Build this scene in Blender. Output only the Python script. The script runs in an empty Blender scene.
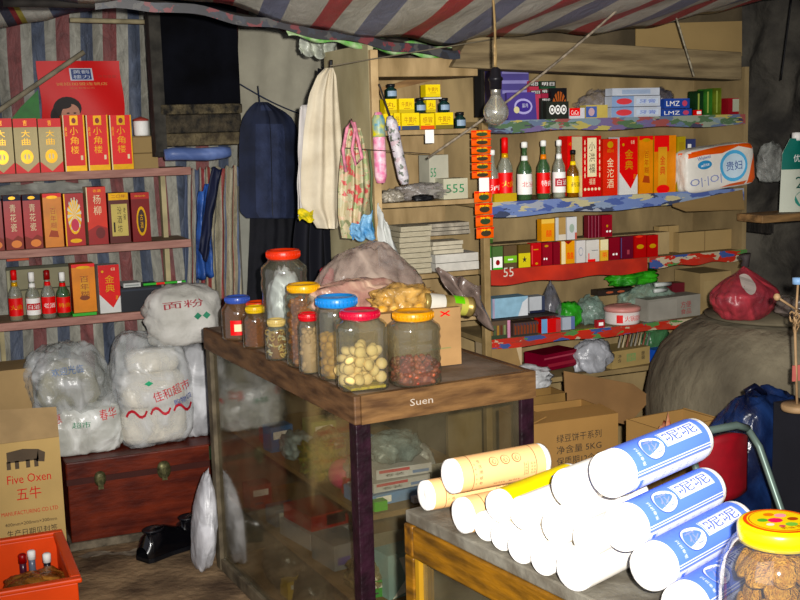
import bpy, bmesh, math, random
from mathutils import Vector, Matrix, noise
random.seed(7)
COL = bpy.context.scene.collection
PI = math.pi
# ------------------------------------------------------------------ camera model (used to read the survey sightings)
F = 1150; YAW = math.radians(-23); PITCH = math.radians(-8.65); ROLL = math.radians(1.55); EYE = 1.6
fwd = Vector((-math.sin(YAW)*math.cos(PITCH), math.cos(YAW)*math.cos(PITCH), math.sin(PITCH)))
rgt = Vector((math.cos(YAW), math.sin(YAW), 0)); upv = rgt.cross(fwd)
def on(ax, val, px, py):
    u = (px-400)/F; v = (300-py)/F; c, s = math.cos(ROLL), math.sin(ROLL)
    r = fwd + (u*c+v*s)*rgt + (-u*s+v*c)*upv
    o = Vector((0, 0, EYE)); return o + r*((val-o[ax])/r[ax])
def XY(px, py, Y): p = on(1, Y, px, py); return p.x, p.z
cd = bpy.data.cameras.new('camera'); cam = bpy.data.objects.new('camera', cd); COL.objects.link(cam)
cd.sensor_width = 36; cd.lens = F/800*36; cd.clip_start = .02
c_, s_ = math.cos(ROLL), math.sin(ROLL)
ir = rgt*c_ - upv*s_; iu = rgt*s_ + upv*c_
cam.matrix_world = Matrix(((ir.x, iu.x, -fwd.x, 0), (ir.y, iu.y, -fwd.y, 0), (ir.z, iu.z, -fwd.z, EYE), (0, 0, 0, 1)))
bpy.context.scene.camera = cam
# ------------------------------------------------------------------ materials
def lin(h):
    h = h.lstrip('#'); r = []
    for i in (0, 2, 4):
        c = int(h[i:i+2], 16)/255; r.append(c/12.92 if c <= .04045 else ((c+.055)/1.055)**2.4)
    y = .3*r[0]+.59*r[1]+.11*r[2]; k = 1.12
    return (*[max(0, min(1, y+(c-y)*k)) for c in r], 1)
MC = {}
def nt(m):
    m.use_nodes = True; m.node_tree.nodes.clear(); N = m.node_tree.nodes; L = m.node_tree.links
    return N, L
def M(col, rough=.6, metal=0, var=.12, scale=8, bump=0, col2=None, stretch=None, spec=.28, coat=0, bscale=None):
    k = ('M', col, rough, metal, var, scale, bump, col2, stretch, spec, coat, bscale)
    if k in MC: return MC[k]
    m = bpy.data.materials.new('surface_'+col.strip('#')); N, L = nt(m); MC[k] = m
    o = N.new('ShaderNodeOutputMaterial'); p = N.new('ShaderNodeBsdfPrincipled'); L.new(p.outputs[0], o.inputs[0])
    p.inputs['Roughness'].default_value = rough; p.inputs['Metallic'].default_value = metal
    p.inputs['Specular IOR Level'].default_value = spec; p.inputs['Coat Weight'].default_value = coat
    c1 = lin(col); c2 = lin(col2) if col2 else tuple(max(0, x*(1-var*2.2)) for x in c1[:3])+(1,)
    tc = N.new('ShaderNodeTexCoord'); mp = N.new('ShaderNodeMapping'); L.new(tc.outputs['Object'], mp.inputs[0])
    if stretch: mp.inputs['Scale'].default_value = stretch
    n = N.new('ShaderNodeTexNoise'); n.inputs['Scale'].default_value = scale; n.inputs['Detail'].default_value = 5; L.new(mp.outputs[0], n.inputs[0])
    r = N.new('ShaderNodeValToRGB'); r.color_ramp.elements[0].position = .35; r.color_ramp.elements[1].position = .65
    r.color_ramp.elements[0].color = c2; r.color_ramp.elements[1].color = c1
    L.new(n.outputs[0], r.inputs[0]); L.new(r.outputs[0], p.inputs['Base Color'])
    if bump:
        b = N.new('ShaderNodeBump'); b.inputs['Strength'].default_value = bump; b.inputs['Distance'].default_value = .02
        n2 = N.new('ShaderNodeTexNoise'); n2.inputs['Scale'].default_value = bscale or scale*3; n2.inputs['Detail'].default_value = 6
        L.new(mp.outputs[0], n2.inputs[0]); L.new(n2.outputs[0], b.inputs['Height']); L.new(b.outputs[0], p.inputs['Normal'])
    return m
def G(tint='#e8ecea', body=.12, rough=.08, dusty='#b8b4a4', shine=.12, streak=0):
    """clear plastic / glass: mostly see-through, a little milky, glossy"""
    k = ('G', tint, body, rough, dusty, shine, streak)
    if k in MC: return MC[k]
    m = bpy.data.materials.new('clear_'+tint.strip('#')); N, L = nt(m); MC[k] = m
    o = N.new('ShaderNodeOutputMaterial'); t = N.new('ShaderNodeBsdfTransparent'); t.inputs[0].default_value = lin(tint)
    d = N.new('ShaderNodeBsdfDiffuse'); d.inputs[0].default_value = lin(dusty)
    g = N.new('ShaderNodeBsdfGlossy'); g.inputs['Roughness'].default_value = rough
    m1 = N.new('ShaderNodeMixShader'); m2 = N.new('ShaderNodeMixShader')
    m1.inputs[0].default_value = body; L.new(t.outputs[0], m1.inputs[1]); L.new(d.outputs[0], m1.inputs[2])
    if streak:
        tc = N.new('ShaderNodeTexCoord'); n = N.new('ShaderNodeTexNoise'); n.inputs['Scale'].default_value = streak; n.inputs['Detail'].default_value = 7
        L.new(tc.outputs['Object'], n.inputs[0]); mr = N.new('ShaderNodeMapRange'); mr.inputs[1].default_value = .38; mr.inputs[2].default_value = .7
        mr.inputs[3].default_value = body*.3; mr.inputs[4].default_value = min(1, body*2.2); L.new(n.outputs[0], mr.inputs[0]); L.new(mr.outputs[0], m1.inputs[0])
    lw = N.new('ShaderNodeLayerWeight'); lw.inputs[0].default_value = .35
    mm = N.new('ShaderNodeMath'); mm.operation = 'MULTIPLY_ADD'; mm.inputs[1].default_value = .45; mm.inputs[2].default_value = shine
    L.new(lw.outputs['Facing'], mm.inputs[0]); L.new(mm.outputs[0], m2.inputs[0])
    L.new(m1.outputs[0], m2.inputs[1]); L.new(g.outputs[0], m2.inputs[2]); L.new(m2.outputs[0], o.inputs[0])
    return m
def BAG(col='#dcdde0', alpha=.5, scale=14, rough=.25, strength=.7, col2=None):
    """crinkled thin plastic bag"""
    k = ('B', col, alpha, scale, rough, strength, col2)
    if k in MC: return MC[k]
    m = bpy.data.materials.new('bag_plastic_'+col.strip('#')); N, L = nt(m); MC[k] = m
    o = N.new('ShaderNodeOutputMaterial'); p = N.new('ShaderNodeBsdfPrincipled'); t = N.new('ShaderNodeBsdfTransparent'); mx = N.new('ShaderNodeMixShader')
    p.inputs['Roughness'].default_value = rough
    tc = N.new('ShaderNodeTexCoord')
    v = N.new('ShaderNodeTexNoise'); v.noise_type = 'RIDGED_MULTIFRACTAL'; v.inputs['Scale'].default_value = scale*.55; v.inputs['Detail'].default_value = 4; v.inputs['Distortion'].default_value = .8
    n = N.new('ShaderNodeTexNoise'); n.inputs['Scale'].default_value = scale*.55; n.inputs['Detail'].default_value = 8; n.inputs['Distortion'].default_value = 1.6
    L.new(tc.outputs['Object'], n.inputs[0]); L.new(tc.outputs['Object'], v.inputs[0])
    ad = N.new('ShaderNodeMath'); ad.operation = 'ADD'; L.new(v.outputs[0], ad.inputs[0]); L.new(n.outputs[0], ad.inputs[1])
    b = N.new('ShaderNodeBump'); b.inputs['Strength'].default_value = strength; b.inputs['Distance'].default_value = .012
    L.new(ad.outputs[0], b.inputs['Height']); L.new(b.outputs[0], p.inputs['Normal'])
    r = N.new('ShaderNodeValToRGB'); r.color_ramp.elements[0].position = .4; r.color_ramp.elements[1].position = .62
    c1 = lin(col); r.color_ramp.elements[0].color = lin(col2) if col2 else tuple(x*.74 for x in c1[:3])+(1,); r.color_ramp.elements[1].color = c1
    L.new(n.outputs[0], r.inputs[0]); L.new(r.outputs[0], p.inputs['Base Color'])
    mr = N.new('ShaderNodeMapRange'); mr.inputs[1].default_value = .35; mr.inputs[2].default_value = .65
    mr.inputs[3].default_value = max(0, alpha-.25); mr.inputs[4].default_value = min(1, alpha+.25)
    L.new(n.outputs[0], mr.inputs[0]); L.new(mr.outputs[0], mx.inputs[0]); L.new(t.outputs[0], mx.inputs[1]); L.new(p.outputs[0], mx.inputs[2]); L.new(mx.outputs[0], o.inputs[0])
    return m
def STRIPE(cols, per, dirt=.35, axis=0, alpha=1.0):
    """woven red-white-blue tarpaulin; stripes run along V of the cloth's own UV (metres)"""
    m = bpy.data.materials.new('striped_tarpaulin'); N, L = nt(m)
    o = N.new('ShaderNodeOutputMaterial'); p = N.new('ShaderNodeBsdfPrincipled'); L.new(p.outputs[0], o.inputs[0]); p.inputs['Roughness'].default_value = .5
    uv = N.new('ShaderNodeUVMap'); uv.uv_map = 'uv'; sp = N.new('ShaderNodeSeparateXYZ'); L.new(uv.outputs[0], sp.inputs[0])
    dv = N.new('ShaderNodeMath'); dv.operation = 'DIVIDE'; dv.inputs[1].default_value = per; L.new(sp.outputs[axis], dv.inputs[0])
    fr = N.new('ShaderNodeMath'); fr.operation = 'FRACT'; L.new(dv.outputs[0], fr.inputs[0])
    r = N.new('ShaderNodeValToRGB'); r.color_ramp.interpolation = 'CONSTANT'; E = r.color_ramp.elements
    E[0].position = 0; E[0].color = lin(cols[0][1]); E[1].position = cols[1][0]; E[1].color = lin(cols[1][1])
    for q, c in cols[2:]: e = E.new(q); e.color = lin(c)
    L.new(fr.outputs[0], r.inputs[0])
    n = N.new('ShaderNodeTexNoise'); n.inputs['Scale'].default_value = 9; n.inputs['Detail'].default_value = 9; n.inputs['Roughness'].default_value = .7; n.inputs['Distortion'].default_value = .8
    mp = N.new('ShaderNodeMapping'); mp.inputs['Scale'].default_value = (2.4, 1, 1); L.new(uv.outputs[0], mp.inputs[0]); L.new(mp.outputs[0], n.inputs[0])
    mr = N.new('ShaderNodeMapRange'); mr.inputs[1].default_value = .3; mr.inputs[2].default_value = .7; mr.inputs[3].default_value = 1-dirt; mr.inputs[4].default_value = 1.05
    L.new(n.outputs[0], mr.inputs[0]); mx = N.new('ShaderNodeMix'); mx.data_type = 'RGBA'; mx.blend_type = 'MULTIPLY'; mx.inputs[0].default_value = 1
    L.new(r.outputs[0], mx.inputs[6]); L.new(mr.outputs[0], mx.inputs[7]); L.new(mx.outputs[2], p.inputs['Base Color'])
    b = N.new('ShaderNodeBump'); b.inputs['Strength'].default_value = .6; b.inputs['Distance'].default_value = .02; L.new(n.outputs[0], b.inputs['Height']); L.new(b.outputs[0], p.inputs['Normal'])
    return m
def PRINT(cols, scale=25, rough=.5, stretch=(1, 1, 1)):
    """busy printed paper in blotches of the given colours"""
    m = bpy.data.materials.new('printed_paper'); N, L = nt(m)
    o = N.new('ShaderNodeOutputMaterial'); p = N.new('ShaderNodeBsdfPrincipled'); L.new(p.outputs[0], o.inputs[0]); p.inputs['Roughness'].default_value = rough
    tc = N.new('ShaderNodeTexCoord'); mp = N.new('ShaderNodeMapping'); mp.inputs['Scale'].default_value = stretch
    v = N.new('ShaderNodeTexVoronoi'); v.inputs['Scale'].default_value = scale; L.new(tc.outputs['Object'], mp.inputs[0])
    dn = N.new('ShaderNodeTexNoise'); dn.inputs['Scale'].default_value = scale*1.6; dn.inputs['Detail'].default_value = 4; L.new(mp.outputs[0], dn.inputs[0])
    vm = N.new('ShaderNodeVectorMath'); vm.operation = 'MULTIPLY_ADD'; vm.inputs[1].default_value = (1.6/scale,)*3; L.new(dn.outputs['Color'], vm.inputs[0]); L.new(mp.outputs[0], vm.inputs[2]); L.new(vm.outputs[0], v.inputs[0])
    sp = N.new('ShaderNodeSeparateColor'); L.new(v.outputs['Color'], sp.inputs[0])
    r = N.new('ShaderNodeValToRGB'); r.color_ramp.interpolation = 'CONSTANT'; E = r.color_ramp.elements
    n = len(cols)
    for i, c in enumerate(cols):
        e = E[i] if i < 2 else E.new(i/n)
        e.position = i/n; e.color = lin(c)
    L.new(sp.outputs[0], r.inputs[0]); L.new(r.outputs[0], p.inputs['Base Color'])
    return m
WOOD = M('#9c7c54', .65, 0, .2, 6, .15, '#6e5236', (1, 1, 6))
WOODH = M('#94744f', .65, 0, .2, 6, .15, '#5e4830', (1, 5, 8))
PINKW = M('#a87e72', .6, 0, .15, 9, .1, '#8a6258', (1, 8, 8))
PLY = M('#a58e6a', .7, 0, .15, 4, .1, '#7e6a4a', (4, 1, 1))
CARD = M('#978058', .8, 0, .06, 5, .05)
CARDD = M('#7c6644', .85, 0, .08, 5, .05)
WHITE = M('#f2f1ec', .6, 0, .02); CREAM = M('#e9dcb4', .6, 0, .04); BLACK = M('#0c0c10', .5, 0, .1)
RED = M('#e0100c', .45, 0, .05); DRED = M('#8c0d14', .35, 0, .05); GOLD = M('#d9a63c', .3, .3, .08, 40)
ORANGE = M('#e8861c', .4, 0, .08); YEL = M('#f4d21c', .4, 0, .03); GREEN = M('#3fae3a', .45, 0, .08); BLUE = M('#2a52b8', .4, 0, .06); NAVY = M('#141a34', .6, 0, .1)
INK = M('#2a2420', .7, 0, .02); REDINK = M('#c8231c', .6, 0, .02); BLUEINK = M('#3c55b0', .6, 0, .02); GREENINK = M('#1f7a50', .6, 0, .02)
# ------------------------------------------------------------------ mesh builder
_gl = {}
def glyph(s):
    if s in _gl: return _gl[s]
    cu = bpy.data.curves.new('t', 'FONT'); cu.body = s; cu.resolution_u = 2; cu.size = 1
    ob = bpy.data.objects.new('t', cu); COL.objects.link(ob)
    dg = bpy.context.evaluated_depsgraph_get(); dg.update(); ev = ob.evaluated_get(dg); me = ev.to_mesh()
    vs = [(v.co.x, v.co.y) for v in me.vertices]; fs = [tuple(p.vertices) for p in me.polygons]; ev.to_mesh_clear()
    bpy.data.objects.remove(ob); bpy.data.curves.remove(cu)
    if not vs: vs = [(0, 0)]; fs = []
    x0 = min(v[0] for v in vs); x1 = max(v[0] for v in vs); y0 = min(v[1] for v in vs); y1 = max(v[1] for v in vs)
    w = max(x1-x0, 1e-5); h = max(y1-y0, 1e-5)
    _gl[s] = ([((a-x0)/w, (b-y0)/h) for a, b in vs], fs); return _gl[s]
class MB:
    def __init__(s, T=None): s.v = []; s.f = []; s.m = []; s.sm = []; s.mats = []; s.T = T; s.uv = {}
    def mi(s, mat):
        if mat not in s.mats: s.mats.append(mat)
        return s.mats.index(mat)
    def add(s, vs, fs, mat, smooth=False, uvs=None):
        o = len(s.v); k = s.mi(mat)
        for v in vs: v = Vector(v); s.v.append(s.T @ v if s.T else v)
        for f in fs:
            s.f.append(tuple(i+o for i in f)); s.m.append(k); s.sm.append(smooth)
        if uvs:
            for i, u in enumerate(uvs): s.uv[o+i] = u
        return s
    def box(s, x0, x1, y0, y1, z0, z1, mat, R=None):
        vs = [Vector((x, y, z)) for z in (z0, z1) for y in (y0, y1) for x in (x0, x1)]
        if R is not None: c = Vector(((x0+x1)/2, (y0+y1)/2, (z0+z1)/2)); vs = [R @ (v-c)+c for v in vs]
        return s.add(vs, [(0, 2, 3, 1), (4, 5, 7, 6), (0, 1, 5, 4), (2, 6, 7, 3), (0, 4, 6, 2), (1, 3, 7, 5)], mat)
    def poly(s, pts, mat): return s.add(pts, [tuple(range(len(pts)))], mat)
    def lathe(s, prof, mat, c=(0, 0, 0), seg=28, sq=2, ax=None, smooth=True, sx=1, sy=1):
        vs = []; fs = []
        for r, z in prof:
            for i in range(seg):
                a = 2*PI*i/seg; ca, sa = math.cos(a), math.sin(a)
                k = 1 if sq == 2 else (abs(ca)**sq+abs(sa)**sq)**(-1/sq)
                p = Vector((r*k*ca*sx, r*k*sa*sy, z))
                if ax is not None: p = ax @ p
                vs.append(p+Vector(c))
        n = len(prof)
        for j in range(n-1):
            for i in range(seg):
                a = j*seg+i; b = j*seg+(i+1) % seg; fs.append((a, b, b+seg, a+seg))
        if prof[0][0] > 1e-6: fs.append(tuple(reversed(range(seg))))
        if prof[-1][0] > 1e-6: fs.append(tuple(range((n-1)*seg, n*seg)))
        return s.add(vs, fs, mat, smooth)
    def tube(s, pts, r, mat, seg=6, smooth=True):
        pts = [Vector(p) for p in pts]; vs = []; fs = []
        rr = r if isinstance(r, (list, tuple)) else [r]*len(pts)
        for i, p in enumerate(pts):
            d = (pts[min(i+1, len(pts)-1)]-pts[max(i-1, 0)]).normalized()
            a = d.cross(Vector((0, 0, 1)) if abs(d.z) < .9 else Vector((1, 0, 0))).normalized(); b = d.cross(a)
            for k in range(seg): t = 2*PI*k/seg; vs.append(p+(a*math.cos(t)+b*math.sin(t))*rr[i])
        for i in range(len(pts)-1):
            for k in range(seg): q = i*seg+k; w = i*seg+(k+1) % seg; fs.append((q, w, w+seg, q+seg))
        fs.append(tuple(reversed(range(seg)))); fs.append(tuple(range((len(pts)-1)*seg, len(pts)*seg)))
        return s.add(vs, fs, mat, smooth)
    def grid(s, P, nu, nv, mat, smooth=True, UV=None):
        vs = [P(i/nu, j/nv) for j in range(nv+1) for i in range(nu+1)]
        uvs = [UV(i/nu, j/nv) for j in range(nv+1) for i in range(nu+1)] if UV else None
        fs = [(j*(nu+1)+i, j*(nu+1)+i+1, (j+1)*(nu+1)+i+1, (j+1)*(nu+1)+i) for j in range(nv) for i in range(nu)]
        return s.add(vs, fs, mat, smooth, uvs)
    def text(s, t, mat, P, u0, v0, u1, v1):
        """fit text t in the rectangle of a surface map P(u, v)"""
        vs, fs = glyph(t); return s.add([P(u0+a*(u1-u0), v0+b*(v1-v0)) for a, b in vs], fs, mat)
    def vtext(s, t, mat, P, u0, v0, u1, v1):
        n = len(t); h = (v1-v0)/n
        for i, ch in enumerate(t): s.text(ch, mat, P, u0, v1-(i+1)*h+h*.08, u1, v1-i*h-h*.08)
        return s
    def build(s, name, parent=None, loc=None, rot=None, bevel=0, sub=0, solid=0):
        me = bpy.data.meshes.new(name); me.from_pydata([tuple(v) for v in s.v], [], s.f)
        for m in s.mats: me.materials.append(m)
        me.polygons.foreach_set('material_index', s.m); me.polygons.foreach_set('use_smooth', s.sm)
        if s.uv:
            l = me.uv_layers.new(name='uv')
            for i, lo in enumerate(me.loops): l.data[i].uv = s.uv.get(lo.vertex_index, (0, 0))
        me.validate(); me.update()
        o = bpy.data.objects.new(name, me); COL.objects.link(o)
        if loc is not None: o.location = loc
        if rot is not None: o.rotation_euler = rot
        if parent: o.parent = parent
        if solid: q = o.modifiers.new('s', 'SOLIDIFY'); q.thickness = solid
        if bevel: b = o.modifiers.new('b', 'BEVEL'); b.width = bevel; b.segments = 2; b.limit_method = 'ANGLE'
        if sub: b = o.modifiers.new('u', 'SUBSURF'); b.levels = sub; b.render_levels = sub
        return o
def tag(o, label, cat, group=None, kind=None):
    o['label'] = label; o['category'] = cat
    if group: o['group'] = group
    if kind: o['kind'] = kind
    return o
def struct(o): o['kind'] = 'structure'; return o
def thing(name, label, cat, loc=(0, 0, 0), rz=0, group=None, rot=None):
    o = bpy.data.objects.new(name, None); COL.objects.link(o); o.location = loc; o.rotation_euler = rot or (0, 0, rz); o.empty_display_size = .05
    return tag(o, label, cat, group)
def dup(root, loc, rz=0, label=None, rot=None, scale=None):
    r = root.copy(); COL.objects.link(r); r.location = loc; r.rotation_euler = rot or (0, 0, rz)
    if label: r['label'] = label
    if scale: r.scale = scale
    for ch in list(root.children):
        c = ch.copy(); COL.objects.link(c); c.parent = r
        for g in list(ch.children): d = g.copy(); COL.objects.link(d); d.parent = c
    return r
# ------------------------------------------------------------------ room shell
MUD = M('#6e675c', .95, 0, .3, 3, .8, '#3a352f', None, .2, 0, 9)
ROCK = M('#5a564e', .95, 0, .35, 5, 1, '#2c2a28', None, .2, 0, 14)
FLOOR = M('#9c8468', .95, 0, .25, 5, .5, '#564638', None, .15, 0, 30)
b = MB(); b.grid(lambda u, v: (-1.2+u*6, -.5+v*5.8, .004*noise.noise(Vector((u*20, v*20, 0)))-.004), 60, 60, FLOOR); struct(b.build('floor'))
b = MB(); b.box(-1.2, 1.75, 5.0, 5.1, 0, 2.5, MUD); struct(b.build('wall_back_left'))
b = MB(); b.box(1.75, 2.95, 3.98, 5.0, 0, 2.5, MUD); struct(b.build('wall_back_middle'))
b = MB(); b.grid(lambda u, v: (2.95+u*1.85, 3.84+.09*noise.fractal(Vector((u*9, v*10, 3)), 1, 2, 4), v*2.5), 60, 70, ROCK); struct(b.build('wall_back_right'))
b = MB(); b.box(4.7, 4.8, -.5, 4.0, 0, 2.5, MUD); struct(b.build('wall_right'))
b = MB(); b.box(-1.2, 4.8, -.5, 5.1, 2.5, 2.56, M('#3a322a', .9, 0, .3, 5)); struct(b.build('ceiling'))
# striped tarpaulin on the back left wall
TS = [(0, '#7f8896'), (.06, '#b9b7ad'), (.30, '#a84a48'), (.50, '#c2c0b5'), (.72, '#6b7688'), (.97, '#b9b7ad')]
TARPW = STRIPE([(0, '#5a6478'), (.27, '#a6a498'), (.5, '#864a48'), (.77, '#aeaca0')], .186, .7)
def wallP(u, v):
    x = .05+u*1.65; z = .05+v*2.3
    return (x, 4.955+.014*math.sin(x*34+2*noise.noise(Vector((x*3, z, 0))))+.02*noise.noise(Vector((x*7, z*4, 1))), z)
b = MB(); b.grid(wallP, 120, 50, TARPW, True, lambda u, v: (.05+u*1.65-.338+.012*math.sin(v*9+u*4), v*2.3))
tag(b.build('tarpaulin_sheet'), 'red, white and blue striped tarpaulin hung flat on the wall behind the left shelves', 'tarpaulin')
# ceiling tarpaulin sagging over the shop
TARPC = STRIPE([(0, '#9c3a3e'), (.2, '#b4b2a6'), (.46, '#6a6e80'), (.68, '#aeaba0')], .30, .35)
HEM = [(.3, 1.99, 3.55), (.753, 1.986, 3.5), (1.172, 1.917, 3.48), (1.653, 1.841, 3.46), (1.85, 1.865, 3.45), (2.11, 1.881, 3.44), (2.45, 1.92, 3.44), (2.878, 2.003, 3.44), (3.6, 2.12, 3.5), (4.6, 2.2, 3.6)]
def hem(x):
    for a, c in zip(HEM, HEM[1:]):
        if x <= c[0]: t = max(0, (x-a[0])/(c[0]-a[0])); t = t*t*(3-2*t) if False else t; return a[1]+(c[1]-a[1])*t, a[2]+(c[2]-a[2])*t
    return HEM[-1][1:]
def ceilP(u, v):
    x = .3+u*4.2; z0, y0 = hem(x); y = y0-v*3.3
    z = z0+(2.12-z0)*min(1, v*1.5)+.02*math.sin(min(1, v*1.3)*PI)+.025*noise.noise(Vector((x*2.5, y*1.6, 5)))+.006*math.sin(x*23+y*5)
    return (x, y, z)
b = MB(); b.grid(ceilP, 120, 60, TARPC, True, lambda u, v: ((.3+u*4.2)*math.cos(.14)+(v*3.3)*math.sin(.14)+.02*math.sin(v*7+u*5), v*3))
ct = b.build('tarpaulin_roof', solid=.003); tag(ct, 'striped tarpaulin sagging overhead as a ceiling, from the hem pole to the camera side', 'tarpaulin')
# hem border and its pole
b = MB(); hp = [(x, hem(x)[1]+.012, hem(x)[0]-.012) for x in [.3+i*.06 for i in range(24)]]
b.tube(hp, .014, M('#2a2622', .8, 0, .3, 20)); tag(b.build('hem_pole'), 'dark thin pole running along the lower edge of the roof tarpaulin', 'pole')
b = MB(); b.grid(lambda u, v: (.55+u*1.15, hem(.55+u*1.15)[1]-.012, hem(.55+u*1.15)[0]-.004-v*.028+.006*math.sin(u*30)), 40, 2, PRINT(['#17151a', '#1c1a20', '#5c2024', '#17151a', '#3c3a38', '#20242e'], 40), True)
tag(b.build('tarpaulin_hem'), 'checkered dark red and white fringe strip hanging under the roof tarpaulin edge', 'fringe')
# left drooping tarpaulin
def lP(u, v):
    a = on(1, 4.55, 0-30+u*175, 34-u*34); x, z = a.x, a.z
    return (x+v*.02, 4.55-v*.7, z+.42*v+.06*math.sin(v*PI)+.01*noise.noise(Vector((u*6, v*6, 2))))
b = MB(); b.grid(lP, 40, 24, STRIPE([(0, '#4a5568'), (.2, '#b0aea4'), (.36, '#3c3f4c'), (.45, '#7e3034'), (.5, '#9a8f4a'), (.55, '#b4b2a8'), (.8, '#566074')], .33, .4), True, lambda u, v: (u*.55+v*.35, v))
tag(b.build('tarpaulin_flap', solid=.003), 'striped tarpaulin flap drooping in the upper left corner above the poster', 'tarpaulin')
def stick(name, p, q, r, mat, label, cat='stick', seg=7, sag=0):
    b = MB(); P = [Vector(p).lerp(Vector(q), t/8)-Vector((0, 0, sag*math.sin(t/8*PI))) for t in range(9)]
    b.tube(P, r, mat, seg); return tag(b.build(name), label, cat)
stick('wooden_stick', on(1, 4.6, -6, 114), on(1, 4.6, 84, 52), .010, M('#8d8470', .8, 0, .2, 20), 'slanting pale stick under the tarpaulin flap left of the red poster')
stick('wooden_batten', on(1, 4.72, 70, 20), on(1, 4.72, 147, 22), .010, M('#a59a7c', .8, 0, .2, 20), 'short horizontal pale batten above the red poster')
# ------------------------------------------------------------------ left wall shelves
ZL = [1.452, 1.156, .873]
for k, (z, x1, lab) in enumerate(zip(ZL, (1.075, 1.06, 1.0), ('top', 'middle', 'lowest'))):
    b = MB(); b.box(.12, x1, 4.70, 4.93, z-.02, z, M('#9b8268', .7, 0, .15, 8)); s = b.build('shelf_board')
    tag(s, lab+' plank shelf with pink painted front edge on the left wall', 'shelf', 'plank shelves on the left wall')
    b = MB(); b.box(.12, x1+.002, 4.688, 4.70, z-.03, z+.002, PINKW); b.build('edge_strip', s, bevel=.002)
b = MB(); b.box(.985, 1.005, 4.86, 4.90, .2, 1.42, M('#b7ab86', .7, 0, .15, 10)); tag(b.build('shelf_post'), 'pale wooden upright at the right end of the left shelves', 'post')
b = MB(); b.box(.30, .318, 4.9, 4.93, .05, .83, M('#b7ab86', .7, 0, .15, 10)); tag(b.build('shelf_post'), 'pale wooden upright under the lowest left shelf beside the cartons', 'post')
b = MB(); b.box(.09, .118, 4.71, 4.93, .0, 1.42, WOOD); tag(b.build('upright_board'), 'wooden side board carrying the left ends of the left shelves', 'shelf side')
# generic carton art
def artbox(name, label, cat, x0, x1, yf, dep, z0, z1, base, art=(), side=None, group=None, rz=0, tilt=0, T=None):
    w = x1-x0; h = z1-z0; b = MB()
    b.box(-w/2, w/2, 0, dep, 0, h, base)
    if side: b.poly([(-w/2-.0006, .001, .001), (-w/2-.0006, .001, h-.001), (-w/2-.0006, dep-.001, h-.001), (-w/2-.0006, dep-.001, .001)], side)
    k = 0
    for a in art:
        k += 1; y = -.0005*k
        P = lambda u, v, y=y: (-w/2+u*w, y, v*h)
        if a[0] == 'r': _, u0, v0, u1, v1, m = a; b.poly([P(u0, v0), P(u1, v0), P(u1, v1), P(u0, v1)], m)
        elif a[0] == 'p': b.poly([P(*q) for q in a[1]], a[2])
        elif a[0] == 'e': _, cu, cv, ru, rv, m = a; b.poly([P(cu+ru*math.cos(t*PI/9), cv+rv*math.sin(t*PI/9)) for t in range(18)], m)
        elif a[0] == 't': b.text(a[1], a[6], P, *a[2:6])
        elif a[0] == 'v': b.vtext(a[1], a[6], P, *a[2:6])
    o = b.build(name, loc=((x0+x1)/2, yf, z0), rot=(tilt, 0, rz), bevel=0)
    return tag(o, label, cat, group)
def pbox(name, label, cat, px0, px1, ptop, Y, z, dep, base, art=(), side=None, group=None, rz=None, gap=.0015, tilt=0):
    x0 = XY(px0, ptop, Y)[0]; x1 = XY(px1, ptop, Y)[0]; zt = XY((px0+px1)/2, ptop, Y)[1]
    return artbox(name, label, cat, x0+gap, x1-gap, Y, dep, z+.0008, zt, base, art, side, group, 0 if rz is None else rz, tilt)
GB = 'liquor gift boxes on the left shelves'
def art_cream(): return [('r', 0, .84, 1, 1, RED), ('p', [(0, 0), (1, 0), (1, .2), (.5, .02), (0, .2)], RED), ('v', '大曲', .32, .5, .68, .8, GOLD), ('e', .5, .3, .27, .13, GOLD), ('e', .5, .3, .13, .06, CREAM), ('r', .46, .24, .54, .36, GOLD), ('t', '吉', .42, .87, .58, .97, GOLD)]
BG = M('#c6b687', .5, 0, .05)
for i, (a, c, lab) in enumerate([(-13, 11.5, 'first beige liquor box from the left on the top left shelf, partly out of frame'), (12, 36.5, 'second beige liquor box with red top and gold medallion on the top left shelf'), (37, 60.5, 'beige liquor box with red top standing beside the glossy red boxes, top left')]):
    pbox('liquor_box', lab, 'box', a, c, 118.5, 4.73, ZL[0], .075, BG, art_cream(), None, GB)
def art_xjl():
    return [('r', 0, 0, 1, .1, GOLD), ('r', 0, .0, .05, 1, CREAM), ('r', .94, 0, 1, 1, GOLD), ('r', .33, .82, .7, .99, GOLD), ('e', .51, .9, .1, .05, DRED), ('v', '小角楼', .3, .3, .68, .8, GOLD), ('v', '曲酒', .08, .62, .17, .8, GOLD), ('r', .74, .2, .84, .28, CREAM)]
for i, (a, c, lab) in enumerate([(61.5, 84, 'glossy red liquor box with gold lettering, left of three on the top left shelf'), (85, 107.5, 'glossy red liquor box with gold lettering, middle of three on the top left shelf'), (108.5, 131, 'glossy red liquor box with gold lettering beside the tan carton on the top left shelf')]):
    pbox('liquor_box', lab, 'box', a, c, 115, 4.715+.0, ZL[0], .075, RED, art_xjl(), GOLD, GB)
pbox('small_carton', 'lower small tan carton at the right end of the top left shelf', 'carton', 133, 158, 153, 4.73, ZL[0], .1, CARD, [('r', 0, .94, 1, 1, CARDD)])
zc = XY(145, 153, 4.73)[1]
pbox('small_carton', 'upper small tan carton under the white cup on the top left shelf', 'carton', 132, 157.5, 136, 4.732, zc+.0005, .1, CARD, [('r', 0, .92, 1, 1, CARDD)])
zc = XY(145, 136, 4.73)[1]+.001; xc = XY(142, 130, 4.76)[0]
t = thing('enamel_cup', 'white cup with red lid standing on the small tan cartons', 'cup', (xc, 4.775, zc))
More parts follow.
